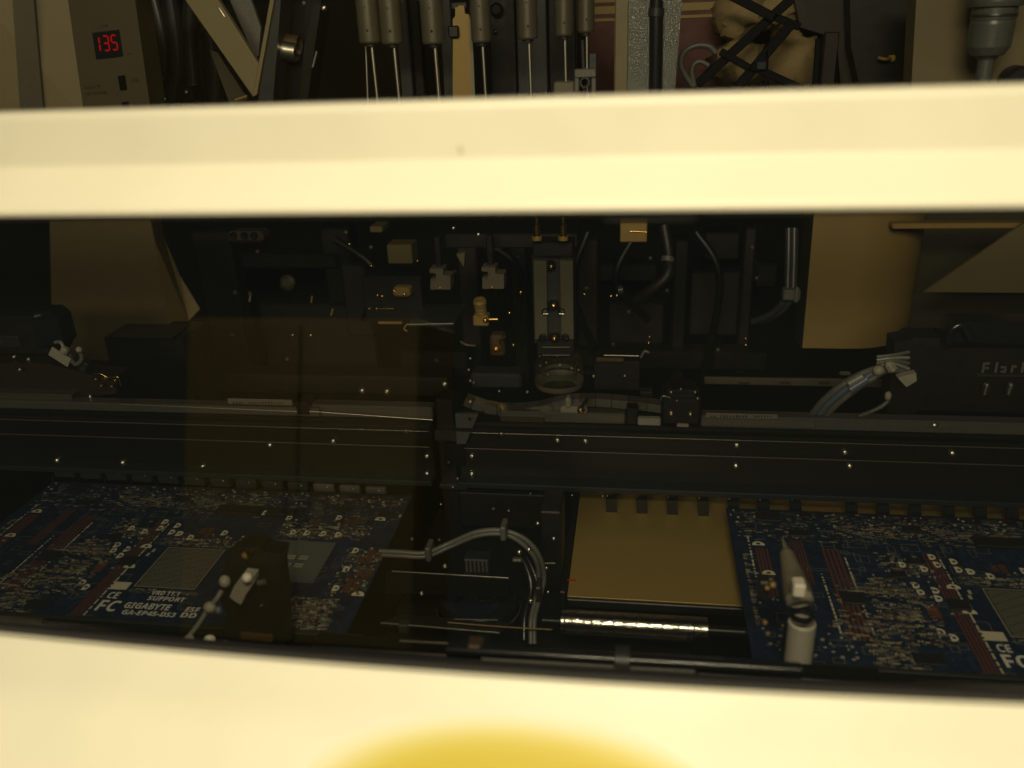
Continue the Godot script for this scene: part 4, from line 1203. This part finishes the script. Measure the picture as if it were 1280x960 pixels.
# ---------------------------------------------------------------- close behind the window's lower edge
func near_parts() -> void:
	var x1 := G(462, 792, -0.004).x
	for k in 2:
		var x0: float = [-1.0, G(905, 830, 0.0).x][k]
		var xe: float = [x1, 0.85][k]
		var o := thing("front_rail", ["dark front rail under the near edge of the lettered motherboard", "dark front rail under the near edge of the motherboard with the nozzle above"][k], "rail", Vector3((x0 + xe) / 2, -0.02, -0.375), "front conveyor rails")
		obj("bar", mb().box(Vector3((x0 + xe) / 2, -0.008, -0.372), Vector3(xe - x0, 0.022, 0.034), 0.001), M.black, o)
		obj("guide_strip", mb().box(Vector3((x0 + xe) / 2, 0.0036, -0.385), Vector3(xe - x0, 0.0012, 0.003), 0.0003), M.dark_grey, o)
		if k == 0:
			for s in [[[-20, 771], [52, 775]], [[112, 788], [142, 792]], [[300, 792], [340, 796]]]:
				obj("painted_reflection", mb().prism([P(s[0][0], s[0][1], -0.352), P(s[1][0], s[1][1], -0.352), P(s[1][0], s[1][1] + 7, -0.352), P(s[0][0], s[0][1] + 7, -0.352)], Vector3(0, 0, -0.002)), M.rust, o)  # brownish reflections on the rail, painted as flat patches
	var zr := -0.31
	var ra := thing("roller_shaft", "long dark shaft with dull grey sleeves just above the cream lower cover", "shaft", P(700, 830, zr))
	obj("shaft", mb().tube([P(560, 812, zr), P(1000, 838, zr)], 0.0035, 12), M.black_gloss, ra)
	obj("sleeve", mb().tube([P(604, 822, zr), P(768, 831, zr)], 0.0042, 14), M.grey, ra)
	obj("sleeve", mb().tube([P(788, 833, zr), P(868, 837, zr)], 0.0042, 14), M.grey, ra)
	obj("collar", mb().tube([P(769, 826, zr), P(787, 827, zr)], 0.0072, 14), M.dark_grey, ra)
	obj("collar", slab(584, 808, 602, 836, zr + 0.002, 0.008, 0.001), M.rust, ra)
	var fr := thing("cross_rail", "thin dark rail with an added pale edge highlight, behind the sleeved shaft", "rail", P(700, 810, -0.345))
	obj("bar", mb().box((P(480, 806, -0.345) + P(1000, 832, -0.345)) / 2 - Vector3(0, 0.007, 0.0), Vector3(0.29, 0.012, 0.012), 0.001), M.anod, fr)
	obj("edge", mb().tube([P(500, 801, -0.339), P(905, 823, -0.339)], 0.0006, 6), M.alu, fr)  # the rail's edge highlight, put in as a pale line

	# bracket with connectors in front of the lettered board
	var z := -0.365
	var b := thing("pusher_bracket", "black bracket with white connectors standing before the lettered motherboard", "bracket", P(310, 800, z))
	obj("block", mb().prism(row([[283, 694], [300, 684], [324, 683], [330, 690], [352, 693], [349, 712], [353, 742], [356, 812], [280, 812], [284, 770], [272, 740]], z), Vector3(0, 0, -0.012)), M.black, b)
	obj("cheek", mb().prism(row([[322, 724], [352, 727], [356, 806], [316, 806]], z + 0.004), Vector3(0, 0, -0.004)), M.black, b)
	obj("knob", mb().lathe([Vector2(0.0024, -0.003), Vector2(0.0024, 0.003), Vector2(0.0015, 0.0045), Vector2(0, 0.0045)], P(310, 692, z + 0.004), Vector3(0, 0.4, 1), 14), M.brass, b)
	obj("screw", mb().screw(P(327, 757, z + 0.005), 0.0013), M.brass, b)
	obj("connector", mb().prism(row([[304, 718], [318, 720], [318, 728], [308, 742], [301, 756], [294, 752], [287, 746], [293, 732]], z + 0.009), Vector3(0, 0, -0.006)), M.white_dull, b)
	obj("connector_cap", mb().ball(P(309, 722, z + 0.013), 0.0028), M.white, b)
	obj("elbow", mb().ball(P(281, 727, z + 0.008), 0.0031, Vector3(1, 1.2, 1)), M.white_dull, b)
	obj("lever", mb().tube([P(323, 729, z + 0.006), P(331, 727, z + 0.006)], 0.0016, 8), M.grey, b)
	var cl := thing("bracket_cable", "pale cable with two plug joints running down from the black bracket", "cable", P(245, 800, z))
	obj("cable", mb().tube(smooth([P(277, 738, z + 0.008), P(271, 748, z + 0.01), P(261, 760, z + 0.01), P(248, 780, z + 0.012), P(234, 798, z + 0.014)]), 0.0013, 9), M.cable_pale, cl)
	obj("joint", mb().ball(P(262, 759, z + 0.011), 0.0032, Vector3(1.1, 1, 1)), M.white_dull, cl)
	obj("joint", mb().ball(P(273, 763, z + 0.010), 0.0020, Vector3(1, 1.3, 1)), M.cable_blue, cl)
	obj("end_plug", mb().ball(P(236, 799, z + 0.016), 0.0027, Vector3(1.2, 0.9, 1)), M.white_dull, cl)
	obj_thing("white_plug", "bright white plug at the window's lower edge below the black bracket", "plug", mb().ball(P(262, 800, z + 0.018), 0.0030, Vector3(1.1, 1, 1)), M.white)
	obj_thing("grey_plug", "faint grey plug at the foot of the black bracket", "plug", mb().ball(P(282, 803, z + 0.018), 0.0016), M.grey)

	# nozzle in front of the other board
	var zn := -0.375
	var nz := thing("dispensing_nozzle", "pale tapered nozzle with a white cube at its base, over the slotted motherboard", "nozzle", P(1000, 840, zn))
	var tip := P(978, 672, zn - 0.03)
	var base := P(1000, 752, zn)
	var ax := base - tip
	var L := ax.length()
	var w := U(995, 720, zn)
	obj("tip", mb().lathe([Vector2(0.8 * w, 0), Vector2(3.4 * w, L * 0.17), Vector2(4.0 * w, L * 0.2)], tip, ax, 16), M.beige_grey, nz)
	obj("cone", mb().lathe([Vector2(6 * w, L * 0.19), Vector2(9 * w, L * 0.24), Vector2(15 * w, L * 0.62), Vector2(19 * w, L * 0.86), Vector2(19 * w, L * 0.92)], tip, ax, 24), M.beige_grey, nz)
	obj("collar", mb().lathe([Vector2(18 * w, L * 0.9), Vector2(18 * w, L * 1.02), Vector2(13 * w, L * 1.04)], tip, ax, 24), M.white_dull, nz)
	obj("cube", slab(992, 732, 1008, 748, zn + 0.014, 0.008, 0.001), M.white, nz)
	obj("neck", mb().lathe([Vector2(15 * w, -4 * w), Vector2(15 * w, 6 * w)], P(1002, 768, zn), Vector3.UP, 20), M.gasket, nz)
	obj("barrel", mb().lathe([Vector2(15 * w, -68 * w), Vector2(18 * w, -66 * w), Vector2(18 * w, -3 * w), Vector2(15 * w, 0)], P(1003, 776, zn + 0.002), Vector3.UP, 24), M.white_mid, nz)
	obj("barrel_mark", slab(984, 834, 1002, 839, zn + 0.018, 0.002, 0.0004), M.white, nz)
	var sd := thing("side_clamp", "small black clamp with brass ends beside the pale nozzle", "clamp", P(958, 745, zn))
	obj("jaw", slab(948, 728, 962, 750, zn, 0.008, 0.001), M.gasket, sd)
	for q in [[966, 731, 4.5], [959, 735, 3.5], [956, 778, 4.0], [960, 792, 3.0]]:
		obj("brass_end", mb().ball(P(q[0], q[1], zn + 0.004), q[2] * w), M.gold_dull, sd)
	obj_thing("small_peg", "lone pale peg upright at the end of the sleeved shaft", "peg", mb().lathe([Vector2(0.0018, -0.005), Vector2(0.0018, 0.004), Vector2(0.001, 0.006), Vector2(0, 0.006)], P(870, 835, -0.315), Vector3.UP, 12), M.beige_grey)


# ---------------------------------------------------------------- upper window
func upper_left() -> void:
	var z := -0.55
	var c := thing("controller_box", "beige controller box with a red number display", "controller", P(100, 150, z))
	var fr := mb().prism([P(82, -20, z), P(166, -20, z), P(190, 150, z), P(106, 150, z)], Vector3(0, 0, -0.02))
	obj("front_panel", fr, M.panel_shaded, c)
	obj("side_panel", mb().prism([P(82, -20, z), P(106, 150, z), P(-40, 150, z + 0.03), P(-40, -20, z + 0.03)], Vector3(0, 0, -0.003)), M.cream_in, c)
	obj("vent_band", mb().prism([P(14, -20, z + 0.0195), P(40, -20, z + 0.0155), P(55, 150, z + 0.0135), P(26, 150, z + 0.0185)], Vector3(0, 0, -0.002)), M.barrel, c)
	var win := obj("display_window", mb().prism(row([[115, 41], [148, 37], [153, 70], [120, 74]], z + 0.001), Vector3(0, 0, -0.001)), M.black_gloss, c)
	var seg := {"1": "bc", "3": "abcdg", "5": "acdfg"}
	var k := 0
	for ch in ["1", "3", "5"]:
		var st := mb()
		var x0: float = [117.0, 128.5, 138.5][k]
		var y0: float = 46.0 - k * 0.9
		var lean := 0.14
		var pts := {"a": [0.8, 0, 5.4, 0], "b": [6.2, 0.8, 6.2, 8.2], "c": [6.2, 9.8, 6.2, 17.2], "d": [0.8, 18, 5.4, 18], "e": [0, 9.8, 0, 17.2], "f": [0, 0.8, 0, 8.2], "g": [0.8, 9, 5.4, 9]}
		for s in seg[ch]:
			var q: Array = pts[s]
			st.tube([P(x0 + q[0] + q[1] * lean, y0 + q[1], z + 0.002), P(x0 + q[2] + q[3] * lean, y0 + q[3], z + 0.002)], 0.00050, 6)
		obj("led_digit", st, M.led, win)
		k += 1
	obj("switch_slot", mb().prism(row([[147, 95], [155, 94], [158, 112], [150, 113]], z + 0.001), Vector3(0, 0, -0.002)), M.shell, c)
	obj("switch_slot", mb().prism(row([[152, 128], [160, 127], [162, 140], [154, 141]], z + 0.001), Vector3(0, 0, -0.002)), M.shell, c)
	for q in [[124, 30, 134, 33], [158, 66, 162, 68], [163, 98, 172, 102], [105, 108, 118, 110], [121, 106, 124, 108], [106, 116, 112, 118], [114, 114, 132, 117]]:
		obj("small_print", slab(q[0], q[1], q[2], q[3], z + 0.0008, 0.001, 0.0), M.olive, c)
	# cables and hoses in the dark behind the bracket
	var zb := -0.66
	var hoses := [[190, -10, 205, 60, 200, 140, 0.006, "beside the beige controller box"], [212, -10, 222, 70, 216, 140, 0.007, "second from the beige controller box"], [240, -10, 238, 60, 246, 140, 0.006, "passing closest behind the wide bracket arm"], [262, 40, 270, 90, 268, 140, 0.008, "below the wide bracket arm"]]
	for q in hoses:
		obj_thing("black_hose", "black hose hanging in the dark, %s" % q[7], "hose", mb().tube(smooth([P(q[0], q[1], zb), P(q[2], q[3], zb), P(q[4], q[5], zb)]), q[6], 12), M.cable_black, "black hoses behind the bracket")
	var gl := thing("glossy_strip", "thin glossy strip leaning beside the beige controller box", "strip", P(188, 80, zb + 0.03))
	obj("strip", mb().prism(row([[180, 30], [184, 40], [194, 76], [191, 76]], zb + 0.03), Vector3(0, 0, -0.002)), M.black_gloss, gl)
	var jb := thing("junction_block", "dark grey junction block with a bright screw low behind the wide bracket arm", "block", P(230, 130, zb + 0.02))
	obj("body", slab(219, 108, 240, 130, zb + 0.02, 0.02, 0.002), M.anod, jb)
	obj("screw", mb().screw(P(233, 115, zb + 0.022), 0.0014), M.steel, jb)
	obj("screw", mb().screw(P(206, 124, zb + 0.022), 0.0014), M.steel, jb)
	obj("tab", slab(192, 94, 204, 102, zb + 0.02, 0.01), M.dark_grey, jb)
	obj_thing("olive_strap", "dull olive strap leaning behind the wide bracket arm's lower edge", "strap", mb().prism(row([[262, 62], [272, 66], [310, 124], [288, 132]], zb + 0.045), Vector3(0, 0, -0.003)), M.olive)
	# V-shaped bracket
	var zv := -0.58
	var v := thing("bent_bracket", "cream V-shaped bent bracket beside the black plate module", "bracket", P(316, 125, zv))
	obj("wide_arm", mb().prism(row([[222, -14], [264, -14], [323, 79], [316, 120]], zv), Vector3(0, 0, -0.004)), M.cream_in, v)
	obj("narrow_arm", mb().prism(row([[281, -14], [309, -14], [326, 34], [323, 70], [318, 70]], zv - 0.02), Vector3(0, 0, -0.003)), M.grey, v)
	obj("edge_flange", mb().prism(row([[340, -14], [345, -14], [321, 118], [316, 121]], zv + 0.006), Vector3(0, 0, -0.008)), M.cream_in, v)
	obj("edge_glint", mb().tube([P(274, 10, zv + 0.001), P(281, 21, zv + 0.001)], 0.0006, 6), M.steel, v)
	obj("foot", mb().tube([P(294, 125, zv), P(309, 120, zv)], 0.0008, 6), M.gold_dull, v)
	# black plate module
	var pm := thing("plate_module", "black plate module holding a small silver cylinder", "module", P(365, 130, zv))
	obj("side_plate", mb().prism(row([[346, -14], [352, -14], [341, 130], [322, 130]], zv + 0.004), Vector3(0, 0, -0.02)), M.dark_grey, pm)
	obj("back_plate", mb().prism(row([[352, -14], [404, -14], [384, 130], [338, 130]], zv - 0.02), Vector3(0, 0, -0.004)), M.black_gloss, pm)
	obj("far_plate", mb().prism(row([[392, 6], [401, 6], [393, 60], [384, 130], [374, 130], [380, 60]], zv + 0.002), Vector3(0, 0, -0.02)), M.anod, pm)
	obj("silver_cylinder", mb().lathe([Vector2(0.0065, 0), Vector2(0.0065, 0.0165)], P(342, 60, zv - 0.008), Vector3(1, -0.18, 0), 24), M.steel, pm)
	obj("cylinder_band", mb().lathe([Vector2(0.0062, 0), Vector2(0.0062, 0.017)], P(344, 52, zv - 0.011), Vector3(1, -0.18, 0), 24), M.rust, pm)
	obj("spring_pin", mb().tube([P(396, 64, zv + 0.006), P(391, 84, zv + 0.006)], 0.0009, 6), M.steel, pm)
	obj("screw", mb().screw(P(405, 10, zv + 0.004), 0.0018), M.steel, pm)
	obj("screw", mb().screw(P(380, 4, zv + 0.004), 0.0014), M.grey, pm)


func upper_middle() -> void:
	var z := -0.60
	# x centre, half width, foot of the barrel, foot of the rod
	var where := ["beside the black plate module", "second from the black plate module", "on the module's side of the yellow plate", "just past the yellow plate", "standing apart between the two paired groups", "with a small gripper foot", "a holed clamp below it"]
	var list := [[463, 13.5, 54], [491, 13.5, 55], [542, 14, 55], [602, 12.5, 53], [660, 12.5, 49], [705, 11.5, 45], [731, 11, 41]]
	var proto: Node3D = null
	var ref: Array = list[0]
	for k in list.size():
		var q: Array = list[k]
		var w := U(q[0], 40, z)
		var foot := P(q[0], q[2], z)
		var o: Node3D
		var label := "grey air cylinder with a thin steel rod, %s" % where[k]
		if k == 0:
			o = thing("air_cylinder", label, "air cylinder", foot, "air cylinders hanging in the upper window")
			proto = o
			var r: float = q[1] * w
			obj("barrel", mb().lathe([Vector2(0, 0.0), Vector2(r * 0.9, 0.0), Vector2(r, 0.0012), Vector2(r, 0.10)], foot, Vector3.UP, 28), M.barrel, o)
			obj("end_cap", mb().lathe([Vector2(r * 0.5, -0.002), Vector2(r * 0.55, -0.0015), Vector2(r * 0.55, 0.001)], foot, Vector3.UP, 20), M.dark_grey, o)
			obj("rod", mb().tube([foot + Vector3(0.0007, 0.001, 0), foot + Vector3(0.0016, -0.06, 0)], 0.0013, 10), M.steel, o)
			obj("port_screw", mb().screw(foot + Vector3(0.001, 0.008, r * 0.98), 0.0008), M.ink, o)
			obj("port_screw", mb().screw(foot + Vector3(0.0005, 0.022, r * 0.98), 0.0006), M.ink, o)
		else:
			o = proto.duplicate()
			o.name = "air_cylinder_%03d" % k
			add_child(o, true)
			o.position = foot + Vector3(0, 0, -0.012 if k == 6 else 0.0)
			var s: float = q[1] * w / (ref[1] * U(ref[0], 40, z))
			o.scale = Vector3(s, 1, s)
			tag(o, label, "air cylinder", "air cylinders hanging in the upper window")
	for q in [[457, 0.0009, "the first air cylinder"], [728, 0.0013, "the last air cylinder"]]:
		obj_thing("guide_rod", "thin guide rod running down behind %s's own rod" % q[2], "rod", mb().tube([P(q[0], 50, z - 0.012), P(q[0] + 3, 130, z - 0.012)], q[1], 8), M.steel if q[0] < 500 else M.dark_grey, "thin guide rods")
	obj_thing("rod_gripper", "small dark gripper foot on the rod beside the holed clamp", "gripper", slab(692, 102, 718, 124, z + 0.006, 0.014, 0.001), M.beige_grey)
	var cl := thing("holed_clamp", "grey square clamp with a round hole, before the red sheet", "clamp", P(731, 120, z))
	var s := U(731, 98, z)
	var sq := P(731, 99, z + 0.004)
	obj("plate", slab(718, 86, 745, 97, z + 0.004, 0.008, 0.0006), M.grey, cl)
	obj("post", slab(718, 97.2, 724, 122, z + 0.004, 0.008, 0.0006), M.grey, cl)
	obj("post", slab(739, 97.2, 745, 122, z + 0.004, 0.008, 0.0006), M.grey, cl)
	obj("ring", mb().lathe([Vector2(6.5 * s, 0), Vector2(6.5 * s, 0.004), Vector2(4.4 * s, 0.004), Vector2(4.2 * s, 0)], sq + Vector3(0, -0.002, -0.003), Vector3.BACK, 20), M.dark_grey, cl)
	obj("riser", slab(736, 66, 746, 86, z - 0.01, 0.006, 0.0006), M.dark_grey, cl)
	# yellow plate
	var yp := thing("yellow_plate", "yellow upright plate with a pale edge among the air cylinders", "plate", P(580, 130, z - 0.01))
	obj("plate", mb().prism(row([[569, 9], [572, 9], [573, 7], [580, 7], [581, 17], [586, 18], [593, 130], [566, 130], [566, 24], [569, 20]], z - 0.012), Vector3(0, 0, -0.003)), M.gold_dull, yp)
	obj("pale_edge", mb().prism(row([[586, 18], [590, 30], [594, 130], [590, 130]], z - 0.0115), Vector3(0, 0, -0.002)), M.label, yp)
	obj("clip", slab(560, 32, 573, 47, z - 0.008, 0.006), M.black, yp)
	obj("top_clamp", slab(563, 2, 584, 12, z - 0.016, 0.006), M.black, yp)
	# grey upright plates behind
	var zp := -0.66
	var pl := [[497, 512, "between the second and third air cylinders"], [515, 527, "close behind the third air cylinder"], [551, 566, "beside the yellow plate's clip"], [612, 645, "broad, with a knob, beside the yellow plate"], [646, 684, "broad, behind the cylinder that stands apart"], [686, 720, "behind the cylinder with the gripper foot"]]
	for k in pl.size():
		var q: Array = pl[k]
		var o := thing("upright_plate", "dark grey upright plate %s" % q[2], "plate", P((q[0] + q[1]) / 2.0, 130, zp), "dark grey upright plates behind the air cylinders")
		obj("plate", slab(q[0], -20, q[1], 135, zp - k * 0.003, 0.01), M.anod if k % 2 else M.dark_grey, o)
		if k == 3:
			obj("knob", mb().lathe([Vector2(0.005, 0), Vector2(0.005, 0.005), Vector2(0.003, 0.007), Vector2(0, 0.007)], P(622, 12, zp - k * 0.003), Vector3.BACK, 14), M.black_gloss, o)
			obj("screw", mb().screw(P(619, 40, zp - k * 0.003 + 0.001), 0.002), M.black_gloss, o)


func upper_right() -> void:
	var z := -0.80
	var red := thing("red_sheet", "burgundy sheet with yellow stripes hanging behind the black straps", "sheet", P(900, 150, z))
	obj("sheet", mb().box((P(735, 60, z) + P(1060, 60, z)) / 2 + Vector3(0, 0.02, 0), Vector3((P(1060, 60, z) - P(735, 60, z)).x, 0.22, 0.003), 0.0005), M.burgundy, red)
	var yt := P(860, 3, z).y
	for q in [[2.5, 0.0060], [11.5, 0.0022], [-8, 0.006]]:
		obj("stripe", mb().box(Vector3((P(735, 60, z) + P(1060, 60, z)).x / 2, yt - q[0] * 0.00085 * 1.0 - 0.0012, z + 0.0022), Vector3((P(1060, 60, z) - P(735, 60, z)).x - 0.004, q[1], 0.0008), 0.0), M.stripe, red)
	# cream post, film strips and the black cable in them
	var zp := -0.62
	obj_thing("cream_post", "narrow cream post at the red sheet's edge, next to the clear film", "post", slab(768, -20, 786, 135, zp, 0.02, 0.001), M.cream_in)
	var fs := thing("clear_film", "speckled clear film hanging over the black cable beside the cream post", "film", P(810, 130, zp))
	obj("film", mb().prism(row([[786, -20], [814, -20], [812, 135], [784, 135]], zp + 0.004), Vector3(0, 0, -0.002)), M.speckled, fs)
	obj("film", mb().prism(row([[828, -20], [854, -20], [842, 135], [824, 135]], zp + 0.002), Vector3(0, 0, -0.002)), M.speckled, fs)
	var bc := thing("upright_cable", "thick black upright cable between the two clear film strips", "cable", P(818, 130, zp))
	obj("cable", mb().tube([P(821, -20, zp + 0.004), P(819, 135, zp + 0.004)], 0.0046, 14), M.cable_black, bc)
	obj("cuff", mb().tube([P(820.5, 10, zp + 0.004), P(820, 20, zp + 0.004)], 0.0052, 14), M.dark_grey, bc)
	# lumpy packed foam
	var zf := -0.76
	var lumps := [[926, 22, 34, 26, "topmost, cut off by the window"], [925, 80, 36, 28, "beside the grey looped tube"], [988, 76, 36, 36, "largest, beside the dark upright straps"], [968, 15, 30, 20, "smallest, behind the strap crossing"]]
	var noise := FastNoiseLite.new()
	noise.seed = 4
	noise.frequency = 0.9
	for k in lumps.size():
		var q: Array = lumps[k]
		var w := U(q[0], q[1], zf)
		var st := mb()
		var at := P(q[0], q[1], zf - (0.008 if k == 3 else 0.0))
		var pt := func(i: int, j: int) -> Vector3:
			var th := PI * i / 16.0
			var ph := TAU * (j % 28) / 28.0
			var d := Vector3(sin(th) * cos(ph), cos(th), sin(th) * sin(ph))
			var s := 1.0 + 0.55 * noise.get_noise_3dv(d * 2.0 + Vector3(k * 7.0, 0, 0)) + 0.14 * noise.get_noise_3dv(d * 7.0)
			return at + d * s * Vector3(q[2] * w, q[3] * w, 0.022)
		for i in 16:
			for j in 28:
				var a: Vector3 = pt.call(i, j)
				var b: Vector3 = pt.call(i + 1, j)
				var c: Vector3 = pt.call(i + 1, j + 1)
				var d: Vector3 = pt.call(i, j + 1)
				st.tri(a, b, c, (a - at).normalized(), (b - at).normalized(), (c - at).normalized())
				st.tri(a, c, d, (a - at).normalized(), (c - at).normalized(), (d - at).normalized())
		obj_thing("foam_lump", "beige lump of packing foam on the red sheet, %s" % q[4], "packing foam", st, M.foam, "beige foam lumps on the red sheet")
	# black straps
	var zs := -0.70
	var straps := [[[990, -2, 871, 106], 7.5, "long black strap rising from beside the looped tube across both foam lumps"], [[990, 28, 922, 108], 8.0, "black strap parallel to the long one, nearer the largest foam lump"], [[908, -8, 966, 22], 7.0, "short black strap crossing the long one near the window's upper edge"], [[966, 20, 1000, 34], 6.0, "short black strap running into the dark panel"], [[900, 64, 938, 86], 6.0, "short black strap between the long one and its parallel"], [[938, 82, 1004, 112], 6.0, "black strap falling past the foot of the largest foam lump"], [[1023, 48, 1018, 112], 4.5, "upright black strap at the far side of the largest foam lump"], [[958, 62, 956, 112], 3.0, "thin upright black strap between the foam lumps"]]
	for q in straps:
		var a := P(q[0][0], q[0][1], zs)
		var b := P(q[0][2], q[0][3], zs)
		var hw: float = q[1] * U(930, 50, zs)
		var d := (b - a).normalized()
		var bas := Basis(d, Vector3.BACK.cross(d), Vector3.BACK)
		var mid := (a + b) / 2
		obj_thing("black_strap", q[2], "strap", mb().box(mid + Vector3(0, 0, 0.003 * (straps.find(q) % 3)), Vector3((b - a).length(), hw * 1.6, 0.0025), 0.0007, bas), M.strap, "black straps crossing before the red sheet")
	obj_thing("strap_buckle", "grey buckle where two black straps meet", "buckle", slab(945, 76, 959, 88, zs + 0.012, 0.004, 0.001), M.blue_grey)
	for k in 2:
		var pts: Array = [[[866, 108], [852, 84], [855, 66], [870, 57], [886, 58], [895, 66]], [[868, 108], [865, 90], [868, 80], [876, 77], [886, 82]]][k]
		obj_thing("looped_tube", ["pale grey tube in the wide outer loop before the red sheet", "pale grey tube in the small inner loop before the red sheet"][k], "tube", mb().tube(smooth(row(pts, zs + 0.01)), [0.0022, 0.0019][k], 10), M.cable_grey, "pale looped tubes")
	# dark panel and its yellow plug
	var dk := thing("dark_board", "dark brown panel with a small yellow plug beside the cream end panel", "panel", P(1090, 120, -0.74))
	obj("panel", mb().prism(row([[990, -20], [1148, -20], [1140, 120], [1052, 120], [1046, 48], [1000, 34]], -0.745), Vector3(0, 0, -0.01)), M.brown_dark, dk)
	obj("side_strip", slab(1028, 40, 1046, 115, -0.74, 0.01), M.brown_dark, dk)
	obj("dark_cover", mb().prism(row([[1062, -20], [1148, -20], [1142, 112], [1074, 104], [1064, 60]], -0.72), Vector3(0, 0, -0.02)), M.black, dk)
	obj("plug", slab(1112, 69, 1120, 77, -0.715, 0.006, 0.001), M.yellow, dk)
	obj("plug_lead", mb().tube(smooth([P(1098, 72, -0.714), P(1106, 74, -0.712), P(1113, 73, -0.714)]), 0.0014, 7), M.gold_dull, dk)
	# cream end panel with the regulator
	var ze := -0.62
	var ep := thing("end_panel", "cream upright end panel behind the grey air regulator", "panel", P(1220, 130, ze))
	obj("panel", mb().prism(row([[1160, -30], [1420, -30], [1420, 130], [1150, 130]], ze), Vector3(0, 0, -0.02)), M.cream_in, ep)
	obj("edge_strip", mb().prism(row([[1147, -30], [1160, -30], [1150, 130], [1138, 130]], ze + 0.001), Vector3(0, 0, -0.02)), M.cream_in, ep)
	var w := U(1240, 50, ze + 0.03)
	var rc := P(1239, 40, ze + 0.035)
	var rg := thing("air_regulator", "grey round air regulator with a collar and a narrow outlet", "air regulator", P(1239, 110, ze + 0.035))
	obj("collar", mb().lathe([Vector2(26 * w, 30 * w), Vector2(33 * w, 31 * w), Vector2(34 * w, 36 * w), Vector2(34 * w, 70 * w)], rc, Vector3.UP, 32), M.reg_grey, rg)
	obj("bowl", mb().lathe([Vector2(14 * w, -30 * w), Vector2(20 * w, -28 * w), Vector2(26 * w, -18 * w), Vector2(27 * w, 10 * w), Vector2(26 * w, 14 * w), Vector2(27 * w, 16 * w), Vector2(27 * w, 30 * w)], rc, Vector3.UP, 32), M.reg_grey, rg)
	obj("groove_ring", mb().lathe([Vector2(27.6 * w, 18 * w), Vector2(27.9 * w, 20 * w), Vector2(27.6 * w, 22 * w)], rc, Vector3.UP, 32), M.dark_grey, rg)
	obj("outlet", mb().lathe([Vector2(10 * w, -75 * w), Vector2(10 * w, -34 * w), Vector2(14 * w, -30 * w)], rc, Vector3.UP, 20), M.reg_grey, rg)
	obj_thing("regulator_dial", "round black knob beside the air regulator's outlet", "knob", mb().lathe([Vector2(21 * w, 0), Vector2(21 * w, 0.010), Vector2(17 * w, 0.013), Vector2(0, 0.013)], P(1266, 101, ze + 0.004), Vector3.BACK, 24), M.gasket)
